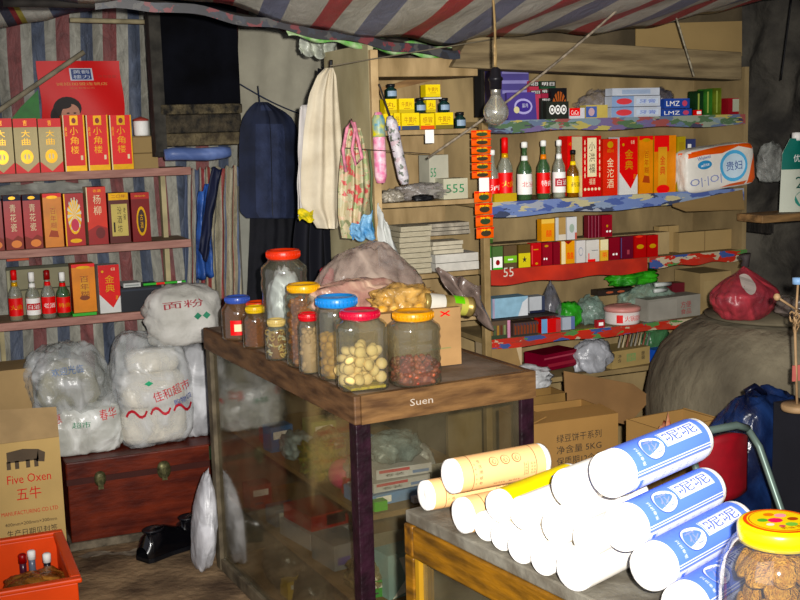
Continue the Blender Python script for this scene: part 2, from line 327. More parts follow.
MB().lathe([(.0, 0), (.027, 0), (.03, .006), (.031, .056), (.029, .06)], WHITE).build('cup_body', t); MB().lathe([(.031, .0601), (.032, .066), (.018, .072), (.006, .076), (0, .078)], M('#a84a40', .5)).build('lid', t)
# second left shelf
A2 = lambda: [('r', 0, .9, 1, 1, NAVY), ('e', .5, .95, .2, .03, GOLD), ('v', '青花瓷', .34, .32, .68, .85, CREAM), ('p', [(0, 0), (1, 0), (1, .2), (.7, .26), (.4, .18), (0, .24)], M('#8a2a14', .5)), ('e', .6, .1, .3, .07, ORANGE)]
pbox('liquor_box', 'dark red navy-topped liquor box cut by the left frame edge, middle left shelf', 'box', -20, 1, 196, 4.73, ZL[1], .075, DRED, A2(), None, GB)
pbox('liquor_box', 'red navy-topped liquor box, left one of the pair on the middle left shelf', 'box', 2, 20.5, 195.5, 4.73, ZL[1], .075, M('#b01622', .35), A2(), None, GB)
pbox('liquor_box', 'red navy-topped liquor box beside the golden box on the middle left shelf', 'box', 21.5, 40, 195, 4.73, ZL[1], .075, M('#b01622', .35), A2(), None, GB)
AO = [('r', 0, .93, 1, 1, RED), ('e', .5, .93, .3, .03, GOLD), ('e', .52, .5, .2, .26, M('#d89a2c', .4)), ('v', '百年糊', .36, .34, .66, .74, M('#b03a14', .4)), ('p', [(.2, .2), (.75, .18), (.7, .3), (.35, .32)], M('#a8461c', .5))]
OG = M('#e08a1e', .35, 0, .12, 10)
pbox('liquor_box', 'golden orange liquor box with dark emblem on the middle left shelf', 'box', 41.5, 61, 193.5, 4.73, ZL[1], .075, OG, AO, None, GB)
pbox('liquor_box', 'crimson liquor box with a gold sunburst on the middle left shelf', 'box', 62.5, 83, 193.5, 4.73, ZL[1], .075, M('#b3101c', .35),
     [('r', 0, 0, .06, 1, GOLD), ('e', .5, .55, .34, .33, GOLD)]+[('p', [(.5, .6), (.5+.36*math.cos(t*PI/7), .6+.33*math.sin(t*PI/7)), (.5+.36*math.cos((t+.45)*PI/7), .6+.33*math.sin((t+.45)*PI/7))], M('#e8e4c8', .5)) for t in range(14)]+[('e', .5, .4, .2, .12, M('#d0405a', .5)), ('e', .5, .1, .3, .04, GOLD)], None, GB)
pbox('liquor_box', 'tallest orange-red liquor box on the middle left shelf', 'box', 85, 105.5, 187, 4.725, ZL[1], .085, M('#d83c18', .35), [('r', 0, .4, .05, 1, CREAM), ('v', '杨柳', .34, .5, .72, .88, CREAM), ('p', [(0, 0), (1, 0), (1, .28), (.5, .34), (0, .25)], M('#9c1e12', .4)), ('e', .62, .2, .24, .1, M('#6c140e', .4)), ('t', '名酒', .35, .91, .75, .96, GOLD)], M('#c9b48c', .5), GB)
pbox('liquor_box', 'black and gold liquor box with a label panel on the middle left shelf', 'box', 107, 128.5, 193, 4.73, ZL[1], .075, M('#5c1a10', .4), [('r', .03, .86, .97, 1, GOLD), ('t', '二〇年', .15, .9, .85, .97, DRED), ('r', .12, .14, .9, .78, M('#cbb76a', .5)), ('v', '汾酒坊', .4, .2, .62, .74, INK), ('r', .2, .22, .28, .42, INK), ('v', '老窖', .7, .45, .82, .72, INK)], None, GB)
pbox('liquor_box', 'dark maroon liquor box with gold oval plate at the right of the middle left shelf', 'box', 130, 149, 192.5, 4.73, ZL[1], .075, M('#7c1210', .35), [('r', 0, .87, 1, 1, M('#b8281c', .4)), ('t', '***', .2, .91, .8, .95, GOLD), ('e', .52, .42, .28, .3, GOLD), ('e', .52, .42, .2, .24, M('#3a1a14', .5)), ('v', '古酒', .44, .26, .6, .58, GOLD)], None, GB)
b = MB(); b.grid(lambda u, v: (.2+u*.5, 4.80+.06*v+.01*math.sin(u*14), 1.36+.045*v+.012*noise.noise(Vector((u*6, v*3, 0)))), 30, 6, BAG('#b9bab2', .85, 10))
tag(b.build('plastic_sheet'), 'crumpled pale plastic sheet drooping under the top left shelf', 'plastic sheet')
# bottles
def bottle(name, label, x, y, z, h, glass, cap, lab, neck=None, R=None, cap_h=.2, letters=None, liquid=None, group=None, lo=.1, hi=.45):
    R = R or h*.135; t = thing(name, label, 'bottle', (x, y, z), 0, group)
    rn = R*.36
    prof = [(0, 0), (R*.9, 0), (R, h*.02), (R, h*.5), (R*.93, h*.56), (rn*1.3, h*.68), (rn, h*.75), (rn, h*.94), (0, h*.945)]
    MB().lathe(prof, glass, seg=20).build('glass_body', t)
    if liquid: MB().lathe([(0, h*.02), (R*.86, h*.02), (R*.93, h*.04), (R*.93, h*.48), (0, h*.481)], liquid, seg=16).build('liquid', t)
    MB().lathe([(0, h*(1-cap_h)), (rn*1.22, h*(1-cap_h)), (rn*1.22, h*.985), (rn*.8, h), (0, h)], cap, seg=14).build('cap', t)
    q = MB()
    q.grid(lambda u, v: ((R+.0008)*math.cos(PI*1.5+(u-.5)*PI*1.3), (R+.0008)*math.sin(PI*1.5+(u-.5)*PI*1.3), h*(lo+(hi-lo)*v)), 18, 1, lab[0])
    S = lambda u, v: ((R+.0016)*math.cos(PI*1.5+(u-.5)*PI*1.3), (R+.0016)*math.sin(PI*1.5+(u-.5)*PI*1.3), h*(lo+(hi-lo)*v))
    if len(lab) > 1: q.grid(lambda u, v: S(.22+u*.56, .3+v*.4), 10, 1, lab[1])
    if letters:
        S2 = lambda u, v: ((R+.0024)*math.cos(PI*1.5+(u-.5)*PI*1.3), (R+.0024)*math.sin(PI*1.5+(u-.5)*PI*1.3), h*(lo+(hi-lo)*v))
        q.text(letters, lab[2], S2, .3, .36, .7, .64)
    q.build('label', t)
    if neck: MB().lathe([(rn*1.35, h*.66), (rn*1.18, h*.76)], neck, seg=14).build('neck_label', t)
    return t
CLR = G('#eef2ee', .32, .05, '#c4c6b4', .16); GRN = G('#7caa70', .6, .06, '#4c7048', .14); AMB = G('#caa060', .35, .06, '#a8762c', .14)
def ptop(px, py, Y, z): return XY(px, py, Y)[1]-z
GBt = 'bottles in front of the grey panel on the lowest left shelf'
for (px, py, gl, cap, lab, nk, let, liq, lbl) in [
    (15.5, 270, CLR, RED, (RED, RED, GOLD), GOLD, '大曲', M('#b8862c', .3), 'amber liquor bottle with red cap, leftmost on the lowest left shelf'),
    (33, 272, CLR, WHITE, (WHITE, M('#c8281c'), WHITE), WHITE, '白酒', M('#c0b89c', .3), 'clear liquor bottle with white cap and white label, second on the lowest left shelf'),
    (48.5, 270, CLR, DRED, (RED, RED, WHITE), RED, '老酒', None, 'liquor bottle with dark red cap and red label, third on the lowest left shelf'),
    (63.5, 272, GRN, WHITE, (RED, RED, GOLD), RED, '特曲', None, 'green liquor bottle with white cap beside the orange box on the lowest left shelf')]:
    Y = 4.745; bottle('liquor_bottle', lbl, XY(px, 300, Y)[0], Y, ZL[2]+.001, ptop(px, py, Y, ZL[2]), gl, cap, lab, nk, .0265, .2, let, liq, GBt)
p0, p1 = XY(6, 268, 4.86), XY(71, 268, 4.86)
b = MB(); b.box(p0[0], p1[0], 4.875, 4.885, ZL[2]+.001, p0[1], M('#8f8a70', .7, 0, .1, 6)); b.box(p0[0], p1[0], 4.866, 4.875, p0[1]-.012, p0[1], M('#4a4a3c', .7)); b.box(p0[0], p0[0]+.01, 4.866, 4.875, ZL[2]+.001, p0[1]-.0125, M('#a9a68a', .7)); b.box(p0[0]+.011, p1[0], 4.866, 4.875, .975, .979, M('#4a4a3c', .7))
tag(b.build('framed_panel'), 'grey-green framed panel leaning behind the bottles on the lowest left shelf', 'panel')
pbox('gift_box', 'flat orange box hung under the middle left shelf near the frame edge', 'box', 6, 29, 256, 4.86, 1.098, .04, M('#c2481f', .5), [('r', .1, .2, .9, .8, M('#d05a2a', .5))])
zt = ZL[2]+.012
b = MB(); x0 = XY(73, 310, 4.7)[0]; x1 = XY(97, 310, 4.7)[0]; b.box(x0, x1, 4.715, 4.80, ZL[2]+.001, zt, GREEN); tag(b.build('green_tray'), 'bright green flat pack under the orange box on the lowest left shelf', 'pack')
pbox('liquor_box', 'orange and gold liquor box standing on the green pack on the lowest left shelf', 'box', 70.5, 94.5, 264, 4.73, zt, .075, OG, AO[:3]+[('v', '百年糊', .34, .3, .7, .76, M('#8c3a14', .4)), ('e', .5, .3, .22, .05, M('#7c3c1c', .4))], M('#b03018', .5), GB)
def art_jx(): return [('r', 0, 0, 1, .3, M('#dcdcd8', .5)), ('p', [(0, .12), (.0, 1), (1, 1), (1, .25), (.62, .12), (.5, .02)][:0] or [(0, .4), (.62, .1), (1, .36), (1, 1), (0, 1)], M('#d81e18', .35)), ('v', '金典', .3, .42, .74, .8, GOLD), ('v', '酒', .76, .26, .88, .36, GOLD), ('e', .2, .87, .06, .025, GOLD), ('t', '名酒', .6, .88, .8, .94, CREAM)]
pbox('liquor_box', 'red and white liquor box with gold characters on the lowest left shelf', 'box', 97, 119, 265, 4.735, ZL[2], .075, M('#d8d8d4', .5), art_jx(), None, GB)
pbox('black_case', 'low black plastic case at the right of the lowest left shelf', 'case', 120, 162, 287, 4.72, ZL[2], .16, M('#141820', .4), [('r', 0, .86, 1, .93, M('#2c3340'))])
z = XY(140, 287, 4.72)[1]
pbox('booklet', 'pale booklet lying on the black case', 'booklet', 123, 141, 283, 4.722, z+.001, .09, M('#c6c8c4', .6), [('r', .1, .3, .9, .6, M('#8c9490'))])
pbox('fabric_strip', 'thin green and red striped strip lying across the black case', 'strip', 143, 186, 282, 4.74, z+.001, .02, GREEN, [('r', .3, 0, .5, 1, RED), ('r', .8, 0, .9, 1, WHITE)])
# poster
px, pz = XY(41, 118, 4.92); qx, qz = XY(120, 61, 4.92)
PR = M('#cc1c16', .5, 0, .06, 3)
b = MB(); pz -= .02; W, H = qx-px, qz-pz
PP = lambda k: (lambda u, v: (px+u*W+.006*math.sin(v*5), 4.905-.0006*k+.008*math.sin(u*6+v*3), pz+v*H))
b.grid(PP(0), 16, 14, PR); b.grid(lambda u, v: PP(1)(.38+u*.28, .68+v*.2), 6, 6, M('#c8ccd4', .5)); b.grid(lambda u, v: PP(2)(.4+u*.24, .695+v*.17), 6, 6, M('#3a4a7c', .5))
b.text('黄鹤', M('#d4dae4'), PP(3), .42, .79, .62, .85); b.text('楼力', M('#d4dae4'), PP(3), .42, .71, .62, .77)
b.text('诚招加盟连锁店', M('#cf9a5c'), PP(3), .2, .6, .82, .65); b.text('酒业有限公司', M('#c0704a'), PP(3), .35, .54, .65, .575)
b.text('传世佳酿', M('#a83a30'), PP(3), .72, .72, .95, .77)
HR = M('#1c1210', .6); SK = M('#c08a74', .6)
def ell(b, cu, cv, ru, rv, m, k, n=20):
    b.add([PP(k)(cu+ru*math.cos(t*2*PI/n), cv+rv*math.sin(t*2*PI/n)) for t in range(n)], [tuple(range(n))], m)
ell(b, .3, .22, .17, .2, HR, 3); ell(b, .26, .12, .16, .2, HR, 3); ell(b, .34, .13, .11, .17, SK, 5); ell(b, .31, .15, .02, .012, HR, 6); ell(b, .39, .15, .018, .012, HR, 6); ell(b, .35, .06, .03, .01, M('#a03030'), 6); ell(b, .25, .28, .1, .06, HR, 7)
tag(b.build('red_poster'), 'red advertising poster with a blue seal and a dark-haired face, behind the top left shelf', 'poster')
b = MB(); g0 = XY(8, 118, 4.915)
b.poly([(g0[0], 4.915, g0[1]-.02), (px-.004, 4.915, g0[1]-.02), (px-.004, 4.915, g0[1]+.11), (g0[0]+.05, 4.915, g0[1]+.04)], M('#2f7a30', .5, 0, .2, 12)); tag(b.build('green_card'), 'green printed card tucked left of the red poster', 'card')
# ------------------------------------------------------------------ dark board, post and blue roll
DW = M('#2c2824', .8, 0, .3, 14, .4, '#14120f', (3, 3, 1))
x = XY(148, 10, 4.6)[0]
b = MB(); b.box(x-.0, x+.045, 4.62, 4.68, 1.50, 2.4, DW); b.box(x+.0, x+.045, 4.6, 4.62, 1.52, 2.3, M('#3d3a34', .8, 0, .3, 20)); tag(b.build('dark_post'), 'dark weathered wooden post left of the black board', 'post')
X0, X1 = x+.047, XY(240, 60, 4.6)[0]
t = thing('black_board', 'large soot-black board hanging beside the red poster', 'board', ((X0+X1)/2, 4.62, 1.57))
w = (X1-X0)/2
MB().box(-w, w, 0, .02, .135, .75, M('#0e0f15', .8, 0, .3, 6, .1, '#060608', None, .04)).build('panel', t)
b = MB(); b.box(-w-.02, w, -.025, .02, .095, .134, M('#1c1a17', .8, 0, .4, 30, .8, '#6a5f48'))
b.box(-w-.02, w, -.015, .02, -.03, .02, M('#3a3226', .8, 0, .4, 30, .6, '#6a5f48')); b.box(-w, w, .0, .02, .021, .094, M('#1d1b18', .8, 0, .4, 30, .6, '#4a4234'))
b.build('burnt_ledge', t, bevel=.006)
b = MB(); a = XY(166, 155, 4.56); c = XY(232, 156, 4.56); b.tube([(a[0]+(c[0]-a[0])*i/8, 4.585, a[1]+.003*math.sin(i)) for i in range(9)], [.022, .026, .026, .026, .025, .026, .026, .025, .020], BAG('#7c90c4', .95, 10, .4, .5, '#5c70a4'), 12)
tag(b.build('blue_roll'), 'rolled pale blue sheet lying in the ledge under the black board', 'roll')
# curtain of gathered tarpaulin
TC = STRIPE([(0, '#a8a08c'), (.2, '#9a4844'), (.38, '#b0a890'), (.6, '#64708a'), (.72, '#b0a890')], .1, .4)
def curt(pa, pb, qa, qb, y, seed, fold=.018):
    return lambda u, v: ((pa+(pb-pa)*u)*(1-v)+(qa+(qb-qa)*u)*v, y+fold*math.sin(u*26+seed)+.008*math.sin(v*8+u*5), 0)
def cloth(name, label, cat, tl, tr, bl, br, Y, mat, folds=5, amp=.015, nu=60, nv=24, uvw=.3, mid=None, solid=.003):
    """hanging cloth between four pixel corners read on the plane Y"""
    tl, tr, bl, br = [on(1, Y, *q) for q in (tl, tr, bl, br)]
    def P(u, v):
        a = tl.lerp(tr, u); c = bl.lerp(br, u); p = a.lerp(c, v)
        w = 1 if mid is None else 1-mid*math.sin(v*PI)
        m = (tl.lerp(bl, v)+tr.lerp(br, v))/2; p = m+(p-m)*w
        return (p.x+.006*noise.noise(Vector((u*3, v*5, folds))), Y+amp*math.sin(u*folds*2*PI+1.3*math.sin(v*4))+amp*.5*noise.noise(Vector((u*6, v*4, folds*3.1))), p.z+.006*math.sin(u*folds*2*PI))
    b = MB(); b.grid(P, nu, nv, mat, True, lambda u, v: (u*uvw, v))
    return tag(b.build(name, solid=solid), label, cat)
cloth('curtain', 'gathered beige, red and blue striped curtain hanging between the left shelves and the dark coat', 'curtain', (206, 168), (242, 166), (204, 345), (246, 345), 4.72, TC, 4, .014, mid=.1)
cloth('curtain', 'blue-striped tarpaulin strip hanging just right of the left shelf ends', 'curtain', (184, 170), (206, 168), (186, 345), (206, 345), 4.86, STRIPE([(0, '#56617a'), (.3, '#a9a69a'), (.6, '#8c3a3c'), (.8, '#a9a69a')], .15, .4), 3, .01)
cloth('blue_rag', 'blue plastic bag hanging in front of the striped curtain by the left shelves', 'plastic bag', (198, 195), (210, 180), (196, 280), (213, 276), 4.66, M('#3a5fa6', .35, 0, .3, 12, .4, '#1c2c58'), 2, .012, uvw=.1)
cloth('dark_cloth', 'narrow dark navy cloth tucked between the striped curtain and the blue bag', 'cloth', (212, 168), (222, 168), (198, 250), (206, 262), 4.62, NAVY, 1, .01)
# grey sheet, coat, shirt
cloth('grey_sheet', 'pale grey sheet pinned up above the dark coat', 'sheet', (238, 24), (345, 40), (238, 200), (345, 200), 4.75, M('#a09c8c', .85, 0, .1, 5, .3, '#8a8678'), 4, .006, 70, 30)
stick('hook_wire', on(1, 4.56, 258, 86), on(1, 4.50, 260, 104), .0022, M('#2c3448', .5), 'short wire hook holding the dark coat on the stretched wire', 'hook')
stick('hanging_wire', on(1, 4.6, 240, 84), on(1, 4.6, 306, 116), .0022, M('#2c3448', .5), 'thin dark wire stretched across the grey sheet', 'wire', 5, .01)
b = MB(); a = on(1, 4.6, 240, 30); 
def garment(name, label, outline, Y, mat, bulge=.05, amp=.004, nu=40, extra=None, cat='coat', folds=5):
    """outline: (py, px_left, px_right) rows, read on plane Y; shaped as a hollow hung garment"""
    rows = [(on(1, Y, l, py), on(1, Y, r, py)) for py, l, r in outline]; n = len(rows)-1
    def row(v):
        k = min(int(v*n), n-1); f = v*n-k; f = f; return rows[k][0].lerp(rows[k+1][0], f), rows[k][1].lerp(rows[k+1][1], f)
    def P(s):
        def Q(u, v):
            a, c = row(v); p = a.lerp(c, u); d = math.sin(u*PI)
            return (p.x, Y+s*bulge*d*(.4+.6*v)*.6+s*amp*math.sin(u*folds*2*PI+v*2)*d+.006*noise.noise(Vector((u*5, v*6, Y))), p.z)
        return Q
    b = MB(); b.grid(P(-1), nu, 30, mat); b.grid(P(1), nu, 30, mat)
    if extra: extra(b, P(-1.1))
    return tag(b.build(name), label, cat)
DC = M('#1b2238', .8, 0, .2, 9, .3, '#0f1424', None, .28, 0, 20); DC2 = M('#2a324c', .8, 0, .2, 18, .3)
garment('dark_coat', 'dark navy coat hanging in front of the pale grey sheet', [(102, 256, 268), (106, 251, 275), (111, 247, 284), (118, 243, 292), (128, 240, 297), (150, 239, 299), (180, 239, 300), (212, 240, 300), (218, 246, 296)], 4.48, DC, .06, .003, extra=lambda b, P: (b.grid(lambda u, v: P(.24+.5*u, .45+.53*v), 10, 10, DC2), b.grid(lambda u, v: P(.34+.3*u, .1+.14*v), 8, 5, DC2), b.grid(lambda u, v: (lambda q: (q[0], q[1]-.004, q[2]))(P(.485+.012*u, .3+.66*v)), 2, 12, BLACK)))  # wide lighter panel down the front is a painted highlight
garment('black_trousers', 'black trousers hanging below the dark navy coat', [(196, 250, 299), (230, 250, 302), (270, 248, 302), (320, 246, 298)], 4.56, M('#0b0c14', .8, 0, .2, 12, .2), .04, .004, cat='trousers')
pbox('pale_board', 'narrow pale board standing between the curtain and the black trousers', 'board', 238, 251, 186, 4.66, .002, .02, M('#8e8e84', .7, 0, .1), [])
SH = M('#d6cdb8', .85, 0, .05, 7, .15, '#b9ae98')
garment('beige_shirt', 'cream beige shirt hanging on the side of the wooden cabinet', [(68, 325, 333), (76, 317, 336), (95, 309, 338), (130, 304, 341), (170, 301, 344), (205, 301, 343), (220, 312, 341), (228, 317, 338)], 3.62, SH, .06, .008, folds=3, cat='shirt')
cloth('shirt_lining', 'dark-edged sleeve with yellow cuff hanging under the beige shirt', 'sleeve', (300, 110), (309, 100), (297, 219), (312, 219), 3.66, M('#c9c4c0', .8, 0, .1, 8), 1, .01)
cloth('yellow_cuff', 'yellow patterned cuff strip at the bottom left of the beige shirt', 'cuff', (298, 210), (313, 210), (299, 221), (313, 221), 3.60, M('#d8c03c', .7, 0, .3, 60, 0, '#8c8c2c'), 1, .004)
cloth('black_coat_edge', 'black coat hanging behind the beige shirt on the cabinet side', 'coat', (318, 70), (332, 66), (286, 300), (338, 300), 3.95, M('#0d0e18', .8, 0, .2), 3, .02)
# printed leaf strip under roof hem
LEAF = M('#4f9a3a', .5, 0, .3, 30, 0, '#a8b894')
cloth('leaf_print_strip', 'green leaf-printed plastic strip along the roof hem above the cabinet', 'plastic strip', (286, 28), (478, 50), (288, 36), (476, 66), 3.56, LEAF, 5, .008, 60, 5)
cloth('clear_film', 'crumpled clear film caught under the leaf-printed strip', 'plastic film', (300, 36), (338, 40), (300, 54), (334, 60), 3.9, BAG('#b8bcae', .7, 20), 3, .012)
# ------------------------------------------------------------------ wooden cabinet left of the bulb
cx0, cx1, cz1 = 1.397, 1.777, 1.815
t = thing('open_cabinet', 'open plywood cabinet with shelves, left of the light bulb', 'cabinet', (cx0, 3.5, 0))
b = MB(); b.box(0, .018, 0, .42, .925, 1.86, M('#b8ae8c', .8, 0, .15, 5, .1, '#968c6c', (3, 1, .5))); b.build('side_panel', t)
b = MB(); b.box(.0, .026, -.022, -.001, .925, 1.84, M('#b8a07a', .7, 0, .15, 9, .1, '#957c58')); b.build('front_stile', t, bevel=.002)
b = MB(); b.box(.02, .39, .27, .285, .925, 1.83, PLY); b.build('back_panel', t)
b = MB(); b.box(.027, .39, -.01, .27, cz1-.06, cz1, PLY); b.build('top_board', t, bevel=.003)
b = MB(); b.add([(.03, .262, 1.69), (.38, .262, 1.76), (.38, .262, 1.79), (.03, .262, 1.70), (.03, .255, 1.69), (.38, .255, 1.76), (.38, .255, 1.79), (.03, .255, 1.70)], [(4, 5, 6, 7), (0, 3, 2, 1), (0, 1, 5, 4), (3, 7, 6, 2)], WOOD); b.build('brace', t)
ZC = [XY(430, 129.5, 3.5)[1], 1.346, XY(440, 273, 3.5)[1]]
for z in ZC+[.945]:
    b = MB(); b.box(.02, .385, 0, .268, z-.016, z, PLY); b.build('shelf', t, bevel=.002)
# yellow medicine boxes
YB = M('#e9cf1a', .45, 0, .04)
def med(px0, px1, pt, pbz, Y, lab, strip=BLUE, dep=.04, body=YB, txt='牛黄片'):
    return pbox('medicine_box', lab, 'medicine box', px0, px1, pt, Y, pbz, dep, body, [('r', 0, 0, 1, .24, strip), ('t', txt, .15, .42, .85, .78, M('#a86a1c')), ('r', .3, .3, .7, .34, M('#a86a1c'))], None, 'medicine boxes in the open cabinet')
Yc = 3.535; z0 = ZC[0]
med(383, 393, 113.5, z0, Yc, 'yellow and grey medicine box at the far left of the bottom medicine row', M('#8a9ab0'), txt='丸')
med(393.5, 400.5, 113, z0, Yc, 'narrow yellow and blue medicine box second in the bottom medicine row', BLUE, txt='丹')
med(401, 419.5, 113, z0, Yc, 'yellow medicine box with blue base, left of the orange-red one in the bottom medicine row', M('#404a60'))
med(420, 434.5, 113.5, z0, Yc, 'yellow medicine box with an orange-red base in the middle of the bottom medicine row', M('#e05a1c'), txt='感冒')
med(435, 453.5, 112.5, z0, Yc, 'yellow medicine box beside the dark bottle at the right of the bottom medicine row', M('#7a6c30'))
z1 = XY(430, 113, Yc)[1]+.0012
med(384, 397, 99, z1, Yc, 'yellow medicine box at the left of the second medicine row under the dark bottle', M('#c8b018'), txt='丸')
med(398.5, 414.5, 98.5, z1, Yc, 'yellow medicine box with brown print in the second medicine row', M('#c8b018'))
med(426, 436, 100, z1, Yc+.012, 'small yellow medicine box below the topmost one in the open cabinet', M('#c8b018'), txt='丸')
z2 = XY(430, 99.5, Yc)[1]+.0012
pbox('white_tray', 'thin white flat box under the topmost yellow medicine box', 'box', 424, 442, 97.5, Yc, z2, .045, M('#d8d8d0', .5))
z3 = XY(430, 97.5, Yc)[1]+.0012
med(425, 440.5, 84.5, z3, Yc, 'topmost yellow medicine box in the open cabinet', M('#e9cf1a'))
DG = M('#15302c', .15, 0, .1, 8, 0, None, None, .8)
def vial(px, pt, z, lab, Y=None):
    Y = Y or Yc+.02; h = ptop(px, pt, Y, z); R = .019
    t = thing('medicine_bottle', lab, 'bottle', (XY(px, pt+8, Y)[0], Y, z+.001), 0, 'dark medicine bottles in the open cabinet')
    MB().lathe([(0, 0), (R, 0), (R, h*.6), (R*.6, h*.72), (R*.6, h*.8), (0, h*.8)], DG, seg=16).build('glass_body', t)
    MB().lathe([(0, h*.78), (R*.72, h*.78), (R*.72, h*.98), (0, h)], M('#16181c', .4), seg=14).build('cap', t)
    b = MB(); b.grid(lambda u, v: ((R+.0006)*math.cos(PI*1.5+(u-.5)*2), (R+.0006)*math.sin(PI*1.5+(u-.5)*2), h*(.15+.36*v)), 8, 1, M('#8fa4b8', .5)); b.build('label', t)
vial(460, 112, z0, 'dark medicine bottle at the right end of the bottom medicine row')
vial(420, 98, z1, 'dark medicine bottle between yellow boxes in the second medicine row')
vial(444, 98, z1, 'dark green medicine bottle at the right end of the second medicine row')
vial(391, 84, XY(391, 99, Yc)[1]+.001, 'dark medicine bottle standing on the left yellow medicine box')
b = MB(); a = XY(425, 130, 3.495); c = XY(434, 143, 3.495); b.box(a[0], c[0], 3.494, 3.4955, c[1], a[1], WHITE); tag(b.build('price_tag'), 'small white paper tag hanging from the medicine shelf edge', 'tag')
# wrapped rolls hanging
def hroll(pa, pb, r, Y, body, top, lab, dots=None):
    a = on(1, Y, *pa); c = on(1, Y, *pb); b = MB(); n = 10
    b.tube([a.lerp(c, i/n) for i in range(n+1)], [r*.5]+[r]*(n-1)+[r*.7], body, 14)
    o = tag(b.build('wrapped_roll'), lab, 'wrapped roll')
    b = MB(); b.tube([a.lerp(c, i/20) for i in range(0, 8)], [r*.3, r*.8]+[r+.0012]*6, top, 14); b.build('wrapper_top', o); return o
FLOR = PRINT(['#b9b4b8', '#a8a2a8', '#c4bec0', '#5c6458', '#c9c4c8', '#b8a4a8'], 80)
hroll((378, 112), (381, 183), .020, 3.44, M('#d8789c', .4, 0, .25, 50, .1, '#e8c4cc'), M('#cfc43c', .4, 0, .3, 40, 0, '#5a8ca0'), 'pink wrapped paper roll with yellow top hanging in front of the cabinet')
hroll((390, 116), (405, 184), .018, 3.42, FLOR, FLOR, 'white floral wrapped roll hanging slanted beside the pink one')
# tissue packs and bag on second cabinet shelf
pbox('tissue_pack', 'white tissue pack with green digits on the second cabinet shelf', 'tissue pack', 443, 468, 178.5, 3.53, ZC[1], .08, M('#c2c0a8', .6), [('t', '555', .1, .3, .85, .72, GREENINK)])
pbox('tissue_pack', 'white square carton behind the grey bag on the cabinet shelf', 'carton', 428, 449, 155, 3.60, ZC[1], .07, M('#b5b3a2', .6), [('r', 0, .0, 1, .12, M('#9a9888')), ('t', '55', .05, .5, .35, .7, GREENINK)], rz=.1)
def blob(name, label, cat, c, s, mat, seed=0, rough=.18, sub=4, sq=2.6, flat=.9, neck=0, freq=3.0, kind=None, group=None, rz=0, base=None, extra=None, lean=0):
    """crumpled bag-like solid: superellipsoid with creases; c = centre of its footprint, s = half sizes + height"""
    bm = bmesh.new(); bmesh.ops.create_icosphere(bm, subdivisions=sub, radius=1)
    R = Matrix.Rotation(rz, 3, 'Z')
    for v in bm.verts:
        p = v.co.normalized(); k = (abs(p.x)**sq+abs(p.y)**sq+abs(p.z)**sq)**(-1/sq); q = p*k
        d = noise.voronoi(p*freq+Vector((seed, seed*2, 0)))[0]; cr = (d[1]-d[0]); pl = noise.noise(Vector((p.x*freq*2.2+seed, p.y*freq*2.2, p.z*freq*.55))); f = 1+rough*(noise.noise(p*freq*.8+Vector((seed*3, 0, 1)))*.9+(cr-.35)*.3+(.5-abs(pl)*2)*.55)
        q = q*f; z = q.z
        if z > 0 and neck: t = 1-neck*min(1, z)**1.5; q.x *= t; q.y *= t
        zz = max(z, -flat)
        x, y, w = q.x*s[0], q.y*s[1], (zz+flat)/(1+flat)*s[2]
        x += lean*w
        o = R @ Vector((x, y, w)); v.co = o
    b = MB(); b.add([v.co[:] for v in bm.verts], [[v.index for v in f.verts] for f in bm.faces], mat, True); bm.free()
    if extra: extra(b)
    o = b.build(name, loc=c); return tag(o, label, cat, group, kind)
cpos = lambda px, py, Y, z: (XY(px, py, Y)[0], Y, z+.002)
GREYB = BAG('#a49e9a', .5, 22)
blob('plastic_bag', 'grey crumpled plastic bag lying on the second cabinet shelf', 'plastic bag', cpos(420, 200, 3.56, ZC[1]), (.095, .045, .055), GREYB, 3, .4, freq=4)
blob('plastic_bag', 'small dull plastic bag at the left end of the second cabinet shelf', 'plastic bag', cpos(392, 200, 3.53, ZC[1]), (.035, .035, .04), BAG('#b0a898', .8, 22), 5, .4, freq=4)
blob('cloth_hat', 'black cloth cap under the grey bag on the second cabinet shelf', 'cap', cpos(423, 200, 3.485, ZC[1]), (.038, .02, .022), BLACK, 8, .2)
# paper stacks on the third cabinet shelf
PAP = M('#b8b09a', .8, 0, .15, 40, .3, '#98907a', (1, 1, 30))
def stack(px0, px1, ptp, Y, z, dep, lab, mat=PAP, rz=0, n=4):
    x0, x1 = XY(px0, ptp, Y)[0], XY(px1, ptp, Y)[0]; zt = XY(px0, ptp, Y)[1]; b = MB(); h = (zt-z)/n
    for i in range(n): d = random.uniform(-.004, .004); b.box(x0+d, x1+d, Y, Y+dep, z+.001+i*h, z+(i+1)*h-.0012, mat)
    o = b.build('paper_stack'); return tag(o, lab, 'paper stack')
stack(436, 479, 255, 3.52, ZC[2], .1, 'white block of paper at the right of the third cabinet shelf', M('#c4c1b8', .8, 0, .08, 30), n=2)
zz = XY(436, 255, 3.52)[1]
stack(433, 463, 242, 3.53, zz, .09, 'medium stack of paper on the white block in the cabinet', M('#bdb5a0', .8, 0, .1, 30), n=3)
stack(400, 431, 227, 3.52, ZC[2], .12, 'tall cream stack of folded paper behind the brown bag in the cabinet', n=9)
zz2 = XY(433, 242, 3.53)[1]
stack(424, 470, 236, 3.56, max(zz2, XY(415, 227, 3.52)[1])+.001, .08, 'thin magazine pile on top of the paper stacks in the cabinet', M('#a8a090', .8, 0, .2, 30, .2), n=3)
cloth('white_cloth', 'white cloth draped at the left of the third cabinet shelf', 'cloth', (378, 203), (386, 222), (378, 268), (404, 268), 3.47, M('#c6c8c4', .7, 0, .08, 9, .2), 2, .01, 24, 16)
